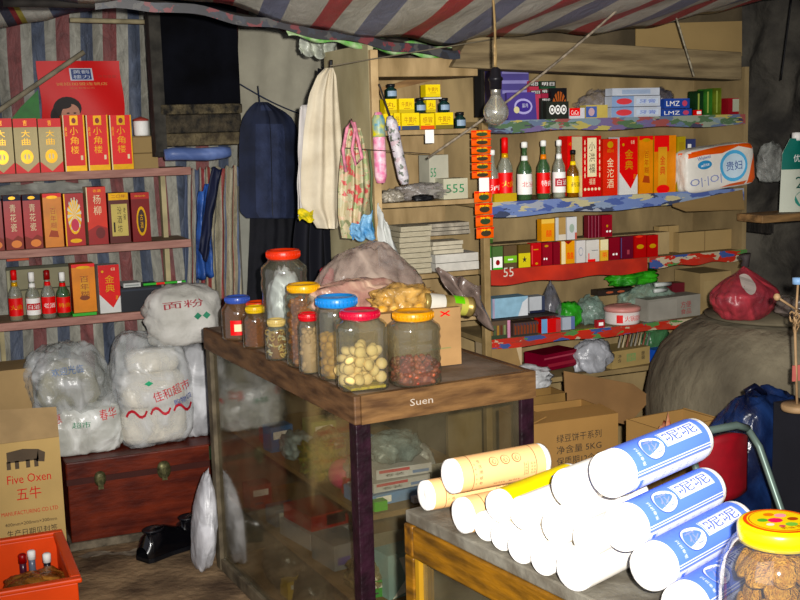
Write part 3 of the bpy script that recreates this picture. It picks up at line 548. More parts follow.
# floral bag with pink ropes hanging on the cabinet side
FB = PRINT(['#a8a484', '#8e9a6c', '#b0504c', '#b8ac8c', '#7c7f5c', '#a89c78', '#b89c80'], 60)
garment('floral_bag', 'floral plastic carrier bag hanging by pink rope handles on the cabinet side', [(128, 348, 360), (140, 344, 364), (165, 340, 368), (190, 338, 370), (215, 338, 366), (238, 342, 362)], 3.44, FB, .05, .01, folds=3, cat='bag')
b = MB(); P = [on(1, 3.40, *q) for q in [(346, 172), (343, 150), (347, 128), (351, 120), (355, 130), (352, 150), (356, 165), (362, 158), (358, 140), (354, 122)]]; b.tube(P, .0055, M('#d88a9c', .6, 0, .2, 60), 6); tag(b.build('pink_rope'), 'twisted pink plastic rope looped above the floral bag', 'rope')
stick('black_hook', on(1, 3.62, 331, 60), on(1, 3.62, 331, 72), .006, BLACK, 'small black hook holding the beige shirt', 'hook')
b = MB(); P = [on(1, 3.43, *q) for q in [(369, 150), (372, 175), (371, 200), (374, 232)]]; b.tube(P, .004, M('#5c6a48', .6), 6); tag(b.build('twine_strand'), 'green cord hanging down the cabinet stile', 'cord')
stick('nylon_string', on(1, 3.40, 345, 148), on(1, 3.42, 430, 154), .0015, M('#3c342c', .6), 'thin dark string stretched across the open cabinet front', 'string', 5)
cloth('teal_bag', 'crumpled bright blue plastic bag below the floral bag', 'plastic bag', (350, 228), (372, 210), (352, 240), (374, 238), 3.40, M('#3f7fae', .3, 0, .3, 20, .4, '#8fb4cc'), 2, .01)
# ------------------------------------------------------------------ main shelf unit on the right
RX0, RX1 = 1.795, 2.925; ZR = [1.603, 1.327, 1.094, .85, .69]
BACK = M('#9a8662', .8, 0, .2, 4, .12, '#6f5f44', (2, 1, .7))
t = thing('wall_shelf_unit', 'long wooden shelf unit packed with goods, right of the light bulb', 'shelf unit', (RX0, 3.5, 0))
L_ = RX1-RX0
MB().box(.0, L_, .30, .32, .3, 1.92, BACK).build('back_panel', t)
MB().box(-.006, .018, -.03, .0, .35, 1.60, M('#9b8560', .7, 0, .2, 9, .1, '#75613f')).build('front_post', t, bevel=.003)
MB().box(L_-.02, L_, .0, .30, .3, 1.78, BACK).build('end_panel', t)
for k, z in enumerate(ZR):
    MB().box(.019, L_-.021, 0, .298, z-.018, z, M('#94805c', .7, 0, .2, 7)).build('shelf', t, bevel=.002)
# shelf edge paper strips
NEWS = PRINT(['#6678a4', '#46568c', '#7c8aa0', '#6678a4', '#b0a884', '#343c54', '#6c7ca8', '#9498a0'], 30, stretch=(.45, 1, 1.6)); TOPP = PRINT(['#5c6a80', '#848c7c', '#a89c5c', '#3c3a4c', '#8c4c48', '#685c80', '#74848c', '#4c6448'], 34, stretch=(.5, 1, 1.5))
REDP = M('#b83a2c', .5, 0, .2, 8, 0, '#8c2a22'); MIXP = PRINT(['#a02c20', '#a82c20', '#8c3024', '#4c7440', '#a89c84', '#a02c20', '#34487c', '#9c3428'], 36, stretch=(.5, 1, 1.4))
def edge(name, lab, xa, xb, z, hgt, mat, dz=0):
    b = MB(); b.grid(lambda u, v: (xa+(xb-xa)*u, 3.494-.004*abs(math.sin(u*9))-.002*v, z+.003-v*(hgt+.004*math.sin(u*17))), 50, 3, mat); return tag(b.build(name), lab, 'shelf edging')
edge('paper_edging', 'multicoloured printed paper edging along the top right shelf', RX0+.02, RX1-.02, ZR[0], .04, TOPP)
edge('paper_edging', 'blue newsprint edging along the liquor bottle shelf', RX0+.02, RX1-.02, ZR[1], .05, NEWS)
edge('paper_edging', 'red paper edging with torn letters along the cigarette shelf', RX0+.03, 2.47, ZR[2], .052, REDP)
edge('paper_edging', 'patchwork coloured edging at the right end of the cigarette shelf', 2.48, RX1, ZR[2], .04, MIXP)
edge('paper_edging', 'red and floral edging along the cluttered lower right shelf', RX0+.03, RX1-.1, ZR[3], .032, MIXP)
b = MB(); P = lambda u, v: (u, 3.486, v); a = XY(503, 277, 3.49); c = XY(513, 267, 3.49); b.text('55', M('#d8d0c0'), P, a[0], a[1], c[0], c[1]); tag(b.build('edge_sticker'), 'pale letter sticker on the left end of the red paper edging', 'sticker')
# beam and cardboard above
b = MB(); a = XY(466, 50, 3.47); c = XY(466, 72, 3.47); d = XY(742, 52, 3.47); e = XY(742, 80, 3.47)
def slab(b, A, B_, C, D, y0, y1, m): b.add([(A[0], y0, A[1]), (B_[0], y0, B_[1]), (C[0], y0, C[1]), (D[0], y0, D[1]), (A[0], y1, A[1]), (B_[0], y1, B_[1]), (C[0], y1, C[1]), (D[0], y1, D[1])], [(0, 1, 2, 3), (7, 6, 5, 4), (0, 4, 5, 1), (1, 5, 6, 2), (2, 6, 7, 3), (3, 7, 4, 0)], m)
slab(b, XY(452, 67, 3.46), XY(742, 80, 3.46), XY(742, 52, 3.46), XY(470, 36, 3.46), 3.46, 3.56, M('#85765a', .8, 0, .25, 7, .3, '#5c4f3a', (.6, 1, 6)))
tag(b.build('roof_beam', bevel=.004), 'rough wooden beam spanning above the right shelf unit', 'beam')
b = MB(); slab(b, XY(636, 46, 3.6), XY(742, 56, 3.6), XY(742, 21, 3.6), XY(636, 24, 3.6), 3.6, 3.605, CARD); tag(b.build('cardboard_sheet'), 'flat cardboard sheet stuck above the right end of the beam', 'cardboard')
b = MB(); slab(b, XY(500, 44, 3.66), XY(742, 54, 3.66), XY(742, -10, 3.66), XY(500, -10, 3.66), 3.66, 3.67, M('#6a5d48', .8, 0, .3, 5, .3)); tag(b.build('gable_board'), 'dark board closing the gap between beam and roof tarpaulin', 'board')
# ---- top shelf goods
PU = M('#4a3c84', .5, 0, .1, 6); Z = ZR[0]
def lean_card(px0, px1, ptp, Y, z, lab, art, mat, tilt, name='gift_pack', cat='box', dep=.02, rz=0): return pbox(name, lab, cat, px0, px1, ptp, Y, z, dep, mat, art, None, None, rz, .001, tilt)
pbox('violet_carton', 'tall violet striped carton at the back left of the top right shelf', 'carton', 500, 529, 66, 3.62, Z, .12, M('#4c4480', .6), [('r', .05, .86, .98, .92, M('#8a84b8')), ('r', .05, .68, .98, .74, M('#8a84b8')), ('r', .05, .5, .98, .56, M('#8a84b8'))])
lean_card(508, 537, 92, 3.53, Z, 'violet calendar pack with a swirl emblem leaning on the striped carton', [('e', .55, .5, .32, .28, M('#b0a8d8')), ('e', .55, .5, .26, .2, M('#3c2c84')), ('e', .3, .38, .1, .12, M('#d8d0a0')), ('t', '蓝月', .5, .46, .7, .6, M('#d8d8e8'))], PU, -.12, dep=.012)
gpk = [(529, 539, 81, 'pink printed sachet box, upper left in the pink and black pile', M('#b03a4c'), 3.6), (540, 556, 81, 'green printed sachet box at the top of the pink and black pile', M('#204a30'), 3.62), (530, 541, 90, 'pink sachet box with white print, middle left of the sachet pile', M('#b8445c'), 3.57), (541, 553, 89, 'deep pink sachet box in the middle of the sachet pile', M('#9c2c44'), 3.58), (541, 552, 98, 'black sachet box under the deep pink one in the sachet pile', M('#1c2420'), 3.55)]
for a, c, pt, lab, m, Y in gpk: pbox('sachet_box', lab, 'sachet box', a, c, pt, Y, Z, .018, m, [('r', 0, .86, 1, .99, INK), ('t', '明日', .1, .88-.0, .9, .97, WHITE)], None, 'sachet boxes on the top right shelf')
lean_card(551, 567, 88, 3.54, Z, 'black box with brown fan pattern on the top right shelf', [('p', [(.5, .3)]+[(.5+.45*math.cos(t), .3+.6*math.sin(t))], None) for t in []] + [('p', [(.5, .3), (.5+.5*math.cos(t), .3+.6*math.sin(t)), (.5+.5*math.cos(t+.25), .3+.6*math.sin(t+.25))], M('#a8582c')) for t in (.4, .8, 1.2, 1.6, 2.0, 2.4)], BLACK, 0)
pbox('coil_box', 'low black mosquito coil box with white spirals on the top right shelf', 'box', 546, 569, 101.5, 3.51, Z, .025, M('#20241c'), [x for cu in (.25, .5, .75) for x in (('e', cu, .55, .13, .26, WHITE), ('e', cu, .55, .09, .18, INK), ('e', cu, .55, .05, .1, WHITE))])
TP = lambda a: [('r', 0, 0, .45, 1, a), ('e', .25, .5, .16, .3, M('#d84a50')), ('r', .5, .25, .95, .75, M('#c8d4e4')), ('t', '牙膏', .56, .32, .9, .68, BLUEINK)]
TM = M('#c4cad4', .25)
pbox('toothpaste_box', 'red and white toothpaste box left of the wrapped stack on the top right shelf', 'toothpaste box', 569, 585, 108, 3.52, Z, .04, M('#d8d8dc', .3), [('r', 0, .3, .7, 1, RED), ('t', 'CoCo', .1, .4, .6, .8, WHITE)])
pbox('toothpaste_box', 'blue and yellow toothpaste box beside the red and white one on the top right shelf', 'toothpaste box', 585.5, 608, 105, 3.52, Z, .04, M('#c8b468', .4), [('r', .0, .1, .5, .9, M('#4a62a8')), ('e', .25, .5, .14, .3, M('#c8a8b0'))])
TG = 'toothpaste boxes stacked on the top right shelf'; zt = Z
for i, (pt, lab) in enumerate([(107, 'lowest'), (96, 'middle'), (88, 'topmost')]):
    pbox('toothpaste_box', lab+' of three silver and blue toothpaste boxes stacked on the top right shelf', 'toothpaste box', 611+i*.5, 661-i*.5, pt, 3.52+.004*i, zt, .045, TM, TP(M('#8ca4c8')) if i < 2 else [('r', .2, .2, .8, .8, M('#a0b0c8'))], None, TG); zt = XY(636, pt, 3.52)[1]+.0015
blob('plastic_wrap', 'crumpled clear plastic wrap behind the toothpaste boxes', 'plastic wrap', cpos(598, 118, 3.62, Z), (.085, .05, .10), BAG('#a49c9c', .35, 22), 12, .35, freq=4, neck=.5)
zt = Z
for pt, c0, c1, lab in [(109, 661.5, 692, 'lower blue toothpaste box with white print on the top right shelf'), (98.5, 664, 690, 'upper blue toothpaste box with white print on the top right shelf')]:
    pbox('toothpaste_box', lab, 'toothpaste box', c0, c1, pt, 3.52, zt, .045, M('#2c4a9c', .3), [('t', 'LMZ', .08, .25, .6, .75, WHITE), ('e', .8, .5, .1, .3, M('#c8506c'))]); zt = XY(676, pt, 3.52)[1]+.0015
blob('plastic_bag', 'dark grey crumpled bag on the blue toothpaste boxes', 'plastic bag', (XY(672, 98, 3.54)[0], 3.60, Z+.001), (.045, .03, .10), BAG('#5c5a64', .55, 22), 15, .3)
for a, c, pt, lab, m in [(695, 704, 91, 'dark green foil tea pack, left of the green group on the top right shelf', '#1c3a20'), (704.5, 713, 89, 'mid green foil tea pack in the green group on the top right shelf', '#3c7430'), (713.5, 722, 88, 'olive foil tea pack with yellow streak beside the red and white box', '#6c7c30')]:
    pbox('tea_pack', lab, 'tea pack', a, c, pt, 3.55, Z, .04, M(m, .25, 0, .25, 15), [('r', .3, .1, .5, .9, M('#9aac5c', .3))], rz=.05)
pbox('small_box', 'red and pale grey small box at the right end of the top right shelf', 'box', 728, 746, 98, 3.53, Z, .05, M('#8c1c24', .5), [('r', .25, .2, .95, .95, M('#a8ac98'))])
pbox('small_box', 'tiny red and white packet in front of the green tea packs', 'packet', 696, 702, 110, 3.515, Z, .02, RED, [('r', .1, .3, .9, .8, WHITE)])
# ---- bottle shelf
Z = ZR[1]; Y = 3.55; GBr = 'liquor bottles on the right shelf'
for px, pt, gl, cap, lab, nk, let, liq, R, lbl in [
    (492.5, 150, CLR, WHITE, (RED, RED, WHITE), None, '酒', None, .021, 'clear bottle half hidden behind the orange snack strip on the bottle shelf'),
    (505, 137.5, CLR, RED, (RED, RED, GOLD), GOLD, '大曲', M('#a8a080', .3), .0265, 'clear liquor bottle with tall red cap on the bottle shelf'),
    (524.5, 142, GRN, WHITE, (WHITE, WHITE, REDINK), WHITE, '北京', None, .0255, 'dark green liquor bottle with white label on the bottle shelf'),
    (543.5, 140.5, GRN, WHITE, (RED, RED, WHITE), ORANGE, '特曲', None, .0235, 'green liquor bottle with red label, third full bottle on the bottle shelf'),
    (559, 140, CLR, WHITE, (WHITE, M('#b83040'), WHITE), WHITE, '白酒', M('#b8b8a8', .3), .0225, 'clear liquor bottle with red and white label, fourth full bottle on the bottle shelf'),
    (573, 150, AMB, BLACK, (YEL, YEL, INK), YEL, '药酒', M('#c09020', .3), .022, 'short amber bottle with yellow label beside the tall red box on the bottle shelf')]:
    bottle('liquor_bottle', lbl, XY(px, 170, Y)[0], Y, Z+.001, ptop(px, pt, Y, Z), gl, cap, lab, nk, R, .25 if cap is RED else .1, let, liq, GBr)
pbox('yellow_box', 'low yellow box lying in front of the bottles on the bottle shelf', 'box', 494, 517, 193.5, 3.505, Z, .016, M('#c8a83c', .5), [])
GR = 'liquor gift boxes on the right shelf'
pbox('liquor_box', 'red box behind the short amber bottle on the bottle shelf', 'box', 567, 581, 136, 3.62, Z, .06, RED, [('t', '***', .1, .84, .9, .9, GOLD)], None, GR)
pbox('liquor_box', 'red dotted liquor box with cream label strip on the bottle shelf', 'box', 582, 601.5, 136, 3.53, Z, .07, M('#c81e14', .4), [('r', .03, 0, .97, 1, M('#c81e14', .4)), ('r', .26, .33, .74, .97, CREAM), ('v', '小洪福', .34, .38, .66, .92, INK), ('t', '•••••', .06, .1, .94, .15, CREAM), ('t', '福酒', .34, .2, .66, .3, CREAM), ('v', '......', .08, .3, .14, .95, CREAM), ('v', '......', .86, .3, .92, .95, CREAM)], CREAM, GR)
pbox('liquor_box', 'orange-red liquor box with vertical cream characters on the bottle shelf', 'box', 602.5, 618, 139, 3.535, Z, .07, M('#d8381a', .4), [('e', .5, .9, .2, .06, GOLD), ('v', '金沱酒', .28, .12, .72, .68, CREAM), ('t', '四川', .3, .76, .7, .82, GOLD)], None, GR)
pbox('liquor_box', 'red and white liquor box with gold characters on the bottle shelf', 'box', 619, 638, 137, 3.53, Z, .07, M('#d8d8d4', .5), art_jx(), None, GR)
pbox('liquor_box', 'golden orange liquor box with brown emblem on the bottle shelf', 'box', 639, 653.5, 136, 3.53, Z, .07, OG, AO, None, GR)
pbox('liquor_box', 'wide orange and red liquor box with gold centre panel on the bottle shelf', 'box', 654, 676.5, 135.5, 3.53, Z, .07, OG, [('r', .0, .72, .68, 1, RED), ('r', .18, .12, .58, .8, M('#dba040')), ('v', '金典', .26, .3, .5, .66, REDINK), ('e', .4, .06, .3, .08, RED)], M('#a88c2c', .5), GR)
pbox('liquor_box', 'plain gold-sided liquor box at the right end of the box row on the bottle shelf', 'box', 677, 686, 136.5, 3.54, Z, .07, M('#b09a34', .5), [('r', .2, .1, .8, .9, M('#a88c2c'))], None, GR)
pbox('small_box', 'blue and white small box behind the toilet paper pack', 'box', 686.5, 696, 139, 3.66, Z, .05, M('#3c4474', .5), [('r', .1, .3, .5, .9, WHITE)])
# toilet paper pack
x = (XY(684, 170, 3.48)[0]+XY(762, 165, 3.48)[0])/2
TPW = M('#dcd8ce', .4, 0, .04, 6, .2)
def surf_poly(o, pts, mat, off=.002, name='printed_mark'):
    from mathutils.bvhtree import BVHTree
    me = o.data; bv = BVHTree.FromPolygons([v.co for v in me.vertices], [p.vertices for p in me.polygons]); bm = bmesh.new()
    vs = [bm.verts.new((p[0], 0, p[1])) for p in pts]; bm.faces.new(vs); bmesh.ops.triangulate(bm, faces=bm.faces[:])
    bmesh.ops.subdivide_edges(bm, edges=bm.edges[:], cuts=5, use_grid_fill=True)
    for v in bm.verts:
        h = bv.ray_cast(Vector((v.co.x, -2, v.co.z)), Vector((0, 1, 0)))[0]; v.co.y = (h.y if h else 0)-off
    b = MB(); bm.verts.index_update(); b.add([v.co[:] for v in bm.verts], [[v.index for v in f.verts] for f in bm.faces], mat); bm.free(); return b.build(name, o)
o = blob('toilet_paper_pack', 'white toilet paper pack with orange edges and a blue oval on the bottle shelf', 'toilet paper', (x, 3.53, Z+.004), (.163, .05, .163), TPW, 19, .03, 5, 7, .98, 0, 3)
o.rotation_euler = (0, -.085, .02)
SY = lambda u, v: (-.163+.326*u, .163*v)
surf_poly(o, [SY(*q) for q in [(.01, .93), (.01, .8), (.25, .84), (.5, .82), (.75, .93), (.99, .8), (.99, .97), (.5, .985)]], M('#e2602a', .4)); surf_poly(o, [SY(*q) for q in [(.84, .05), (.98, .05), (.985, .75), (.93, .5)]], M('#d8643c', .4)); surf_poly(o, [SY(*q) for q in [(.45, .05), (.8, .04), (.84, .12), (.6, .1)]], M('#c8603c', .4))
for (cu, cv, ru, rv, m, d) in [(.66, .5, .2, .36, M('#5fb0dc', .4), .0025), (.66, .5, .165, .28, M('#cfe4f0', .4), .0035), (.25, .62, .1, .1, M('#3f8fc0', .4), .0025)]:
    surf_poly(o, [SY(cu+ru*math.cos(t*PI/12), cv+rv*math.sin(t*PI/12)) for t in range(24)], m, d)
TPO = o
blob('plastic_bag', 'clear plastic bag end bulging from the right of the toilet paper pack', 'plastic bag', (x+.235, 3.50, Z+.02), (.055, .03, .15), BAG('#c0c2bc', .35, 20), 21, .2)
# ---- cigarette shelf
Z = ZR[2]; CG = 'cigarette packs on the cigarette shelf'
def cig(a, c, pt, z, lab, m, art, Y=3.515): return pbox('cigarette_pack', lab, 'cigarette pack', a, c, pt, Y, z, .03, M(m, .35), art, None, CG)
cig(485.5, 491.5, 246, Z, 'green and white cigarette pack at the far left of the lower cigarette row', '#3c7a34', [('r', 0, 0, 1, .5, WHITE)])
cig(492, 503, 246.5, Z, 'dark-topped white cigarette pack with green frame in the lower cigarette row', '#4c6a3a', [('r', .05, .04, .95, .55, WHITE), ('e', .5, .3, .2, .12, DRED), ('r', .05, .0, .95, .08, GREEN)])
cig(503.5, 517, 245.5, Z, 'brown and lime green cigarette pack in the lower cigarette row', '#5c4a34', [('r', 0, .25, 1, .55, M('#7cb83c')), ('r', .3, .36, .7, .42, WHITE)])
cig(518, 530.5, 244.5, Z, 'brown and yellow cigarette pack with a dark star in the lower cigarette row', '#5c4a24', [('r', 0, 0, 1, .62, M('#d8c83c')), ('t', '★', .3, .22, .7, .5, INK)])
cig(531, 541.5, 243, Z, 'bright red cigarette pack in the lower cigarette row', '#b81424', [('r', .2, .7, .7, .74, GOLD), ('r', 0, .1, .12, .9, M('#e04a4a')), ('e', .5, .12, .14, .05, GOLD)])
cig(542, 552.5, 242.5, Z, 'crimson cigarette pack with white dots in the lower cigarette row', '#8c0c24', [('t', '••', .1, .24, .5, .34, WHITE), ('e', .4, .85, .2, .05, GOLD)])
cig(553, 560.5, 242, Z, 'dark red narrow cigarette pack in the lower cigarette row', '#7c0a20', [])
WA = [('r', .3, .62, .8, .95, M('#c88c2c')), ('t', '红', .3, .3, .55, .5, RED), ('t', '茶', .6, .3, .85, .5, RED)]
cig(561, 575, 241, Z, 'orange and yellow cigarette pack with red characters in the lower cigarette row', '#e09a2c', [('r', 0, .0, .3, 1, M('#f0e0b0')), ('t', '囍', .4, .2, .9, .5, RED), ('p', [(.2, 1), (.8, 1), (.5, .85)], DRED)])
cig(576, 585.5, 240.5, Z, 'white cigarette pack with grey sketch in the lower cigarette row', '#d4d0cc', [('e', .5, .5, .25, .2, M('#a0a4b0')), ('e', .5, .5, .2, .15, M('#d4d0cc'))])
cig(586, 599.5, 240, Z, 'white cigarette pack with red foot in the lower cigarette row', '#d4d0c8', [('r', .1, 0, .7, .12, RED), ('r', .15, .12, .22, .4, RED), ('r', .4, .5, .9, .54, M('#8c8c8c'))])
cig(600, 608.5, 239.5, Z, 'yellow and cream cigarette pack with red characters right of the white ones', '#e0b04c', [('r', .0, .5, 1, 1, M('#e8dcb0')), ('t', '茶', .2, .15, .9, .4, RED)])
cig(609, 620, 237.5, Z, 'maroon cigarette pack with white print in the lower cigarette row', '#7c0a20', [('t', '••', .3, .2, .8, .3, WHITE)])
cig(620.5, 633.5, 236.5, Z, 'plum coloured cigarette pack in the lower cigarette row', '#5c1024', [('r', .5, .2, .7, .4, M('#a0404c')), ('r', .0, .05, .06, .95, M('#4c4c7c'))])
cig(634, 646.5, 235.5, Z, 'red cigarette pack with a gold crest in the lower cigarette row', '#a80c1c', [('e', .5, .5, .3, .1, GOLD), ('e', .4, .96, .3, .05, M('#e0402c'))])
cig(647, 658.5, 235, Z, 'red cigarette pack with a gold crest at the right end of the lower cigarette row', '#a80c1c', [('e', .5, .5, .3, .1, GOLD)])
z2 = XY(560, 241.5, 3.52)[1]+.004
cig(541, 554.5, 219, z2, 'orange cigarette pack with red print on top of the crimson packs', '#e09a2c', [('t', '囍', .35, .2, .8, .5, RED), ('r', 0, .8, 1, 1, M('#e8c060'))])
cig(555, 566, 217.5, z2, 'silver and gold cigarette pack in the upper cigarette row', '#b0905c', [('r', 0, 0, .3, 1, M('#c8c8c4', .3)), ('r', .3, .0, 1, .25, M('#d8d0c0'))])
cig(566.5, 577, 217, z2, 'white cigarette pack with sketch in the upper cigarette row', '#d4d4d4', [('e', .5, .5, .25, .2, M('#a0b0a0')), ('r', .8, 0, 1, .3, M('#c06050'))])
for i in range(4): cig(588+i*3.3, 590.8+i*3.3, 215.5, z2, ['leftmost', 'second', 'third', 'rightmost'][i]+' of four thin maroon packs standing on edge in the upper cigarette row', '#6c1424', [('r', .0, 0, .2, 1, M('#b06070'))])
cig(601.5, 612.5, 215, z2, 'maroon cigarette pack with white print in the upper cigarette row', '#8c0c24', [('t', '••', .4, .2, .9, .3, WHITE), ('e', .5, .5, .1, .06, GOLD)])
b = MB(); b.box(XY(487, 240, 3.6)[0], XY(662, 240, 3.6)[0], 3.555, 3.64, Z+.001, z2-.002, BACK); tag(b.build('step_board'), 'low wooden step behind the lower cigarette row that lifts the upper row', 'board')
for a, c, pt, Y, lab in [(659, 679, 226, 3.60, 'square tan cardboard piece behind the right end of the cigarette row'), (679, 733, 231, 3.56, 'wide tan carton on the right of the cigarette shelf'), (713, 746, 208, 3.68, 'pale cardboard box at the back right corner of the cigarette shelf')]:
    pbox('cardboard_carton', lab, 'carton', a, c, pt, Y, Z, .035, CARD if a < 700 else M('#a89878', .8), [('r', .46, 0, .48, 1, CARDD)])
b = MB(); a = XY(675, 204, 3.47); c = XY(745, 195, 3.47); b.add([(a[0], 3.485, a[1]+.0), (c[0], 3.485, c[1]+.02), (c[0], 3.47, c[1]-.055), (a[0]+.05, 3.47, a[1]-.03), (a[0], 3.48, a[1]-.01)], [(0, 4, 3, 2, 1)], CARDD); tag(b.build('cardboard_flap', solid=.003), 'loose cardboard flap hanging under the toilet paper pack', 'cardboard')
pbox('cigarette_pack', 'green snack packet half hidden behind the shelf post above the cigarette row', 'packet', 484, 493, 222, 3.58, z2, .02, M('#3a5a24', .5), [('r', 0, .2, 1, .5, M('#8cb84c'))])
# ---- cluttered lower shelf
Z = ZR[3]
pbox('display_pack', 'open counter pack of brown vials at the left of the cluttered shelf', 'display pack', 513, 538, 322, 3.515, Z, .05, M('#4c3a34', .5), [('r', 0, .0, 1, .12, INK)]+[('r', .04+i*.125, .15, .11+i*.125, .9, M('#7c3c24', .3)) for i in range(8)]+[('r', .04+i*.125, .8, .11+i*.125, .95, M('#3c3444')) for i in range(8)])
pbox('display_pack', 'display pack of small mixed vials at the far left of the cluttered shelf', 'display pack', 489, 510, 321, 3.515, Z, .05, M('#5c4c3c', .5), [('r', 0, 0, 1, .2, M('#34402c'))]+[('r', .04+i*.16, .2, .14+i*.16, .75, M(c, .4)) for i, c in enumerate(['#8c6c3c', '#4c5c3c', '#a0783c', '#5c3424', '#7c8c5c', '#3c2c24'])]+[('r', .86, 0, 1, 1, M('#c890a8'))])
pbox('small_box', 'pale blue and red upright box beside the brown vials', 'box', 541, 561, 318.5, 3.52, Z, .05, M('#c81c20', .4), [('r', 0, 0, .3, 1, M('#6c9cc8')), ('r', .75, 0, 1, .9, M('#b04040'))])
pbox('small_box', 'grey-white upright card box right of the red one on the cluttered shelf', 'box', 562, 575, 317, 3.54, Z, .05, M('#a8b0bc', .5), [('r', .7, 0, 1, 1, M('#5c6c9c'))])
b = MB(); x0, x1 = XY(488, 335, 3.5)[0], XY(560, 335, 3.5)[0]; z = XY(520, 320, 3.52)[1]; b.box(x0, x1, 3.51, 3.60, z+.006, z+.011, INK); tag(b.build('dark_tray'), 'thin dark tray lying on the vial display packs', 'tray')
zz = z+.012
pbox('tissue_box', 'pale blue and white tissue box on the dark tray', 'tissue box', 492, 528, 297.5, 3.53, zz, .07, M('#8cb0c4', .5, 0, .1, 30), [('r', .0, .0, .06, 1, M('#a89cb4')), ('p', [(.72, 0), (1, 0), (1, .9), (.85, .7)], M('#d4d8dc'))])
pbox('tissue_box', 'small white open box right of the pale blue tissue box', 'box', 529, 545, 296.5, 3.56, zz, .05, M('#b8bcc0', .5), [('r', .8, .0, 1, 1, M('#303850')), ('r', .0, .0, 1, .15, NAVY)])
def cblob(px, py, Y, z, s, mat, lab, seed, name='plastic_bag', cat='plastic bag', **k): return blob(name, lab, cat, cpos(px, py, Y, z), s, mat, seed, **k)
GBG = BAG('#3c9c34', .95, 25, .3)
CLB = BAG('#9ca8a4', .4, 22); 
cblob(569, 318, 3.6, Z+.0, (.045, .04, .09), GBG, 'bright green plastic bag on the cluttered right shelf', 31, rough=.2)
cblob(551, 315, 3.62, Z, (.035, .035, .16), BAG('#6c6c74', .6, 20), 'dark clear bag standing left of the bright green bag', 32, neck=.7, rough=.3)
cblob(590, 325, 3.60, Z, (.055, .05, .10), BAG('#8ca498', .5, 22), 'greenish clear bag between the green bag and the round pink tub', 33, rough=.3, neck=.3)
cblob(648, 318, 3.62, Z, (.12, .05, .13), BAG('#9cb4a4', .45, 22), 'large pale green clear bag of goods on the cluttered right shelf', 34, rough=.3, neck=.4)
# pink tub
tx = XY(622, 322, 3.56)[0]
t = thing('round_tub', 'round white tub with pink lid and red lettering on the cluttered shelf', 'tub', (tx, 3.56, Z+.001))
MB().lathe([(0, 0), (.062, 0), (.065, .004), (.065, .045), (0, .046)], M('#d8d0cc', .4), seg=26).build('tub_body', t)
b = MB(); b.lathe([(0, .0465), (.068, .0465), (.068, .06), (.05, .066), (0, .068)], M('#c88c84', .4), seg=26); b.build('lid', t)
b = MB(); S = lambda u, v: (.0657*math.cos(PI*1.5+(u-.5)*1.8), .0657*math.sin(PI*1.5+(u-.5)*1.8), .008+.03*v)
b.grid(lambda u, v: (S(u*.2, v)), 4, 1, REDINK); b.text('火锅底料', REDINK, S, .26, .2, .95, .9); b.build('label', t)
pbox('small_box', 'small pink printed box balanced on the round tub lid', 'box', 618, 632, 304, 3.55, Z+.07, .03, M('#c88c84', .4), [('r', .1, .3, .9, .4, REDINK), ('r', .1, .6, .9, .7, REDINK)])
pbox('dark_box', 'black and brown box lying slanted behind the tub', 'box', 598, 636, 289, 3.66, Z+.09, .05, M('#2c2420', .4), [('e', .3, .5, .1, .2, M('#a8583c')), ('e', .6, .5, .1, .2, M('#a8583c'))], rz=0)
cblob(632, 300, 3.62, Z+.13, (.10, .05, .06), M('#3f9a30', .4, 0, .3, 20, .3, '#1f5c1c'), 'heap of green leafy packets behind the pink tub', 36, name='green_packets', cat='packet', rough=.4)
for k, (q, pt, lab) in enumerate([((655, 672), 285, 'silver tube lying behind the grey carton, upper one'), ((654, 668), 291, 'silver tube lying behind the grey carton, lower one')]):
    a = XY(q[0], pt, 3.56); c = XY(q[1], pt-1, 3.56); b = MB(); b.tube([(a[0], 3.56, a[1]), (c[0], 3.57, c[1])], .008, M('#b8bcb8', .3), 10); tag(b.build('silver_tube'), lab, 'tube')
pbox('grey_carton', 'grey printed carton at the right of the cluttered shelf', 'carton', 645, 703, 297, 3.53, Z, .08, M('#8e8a80', .7), [('r', .02, .05, .55, .9, M('#98948a')), ('t', '方便', .62, .45, .82, .75, M('#9c4444')), ('t', '食品', .62, .15, .82, .4, M('#9c4444'))], rz=.1)
pbox('cardboard_carton', 'large tan carton at the far right end of the cluttered shelf', 'carton', 700, 735, 272, 3.56, Z-.0, .16, M('#97825c', .8), [('r', .1, .3, .8, .8, M('#9c8862'))])
pbox('maroon_packet', 'maroon cup standing at the back of the grey carton', 'cup', 672, 685, 283, 3.62, Z, .05, M('#5c1c24', .4), [])
for px, pt, w, m, lab in [(580, 331, 14, '#8cc840', 'green and yellow gum packet at the front of the cluttered shelf'), (593, 333, 13, '#c8cc4c', 'yellow gum packet at the front of the cluttered shelf'), (601, 320, 8, '#a82c34', 'small red packet left of the round tub')]:
    pbox('gum_packet', lab, 'packet', px-w/2, px+w/2, pt, 3.505, Z, .02, M(m, .4), [('r', .2, .3, .8, .7, WHITE)])
for i, (px, pt, w, m, lab) in enumerate([(566, 334, 9, '#5c9c3c', 'small green packet left of the yellow gum packets'), (608, 332, 9, '#d0c8b8', 'small cream packet before the round tub'), (636, 326, 12, '#9c4c3c', 'small rust packet before the grey carton'), (650, 325, 10, '#4c7c8c', 'small teal packet before the grey carton'), (664, 322, 12, '#a8a08c', 'small beige packet before the grey carton'), (678, 320, 10, '#8c2c34', 'small crimson packet at the right before the grey carton')]):
    pbox('small_packet', lab, 'packet', px-w/2, px+w/2, pt, 3.503, ZR[3], .018, M(m, .4), [('r', .2, .3, .7, .7, WHITE)])
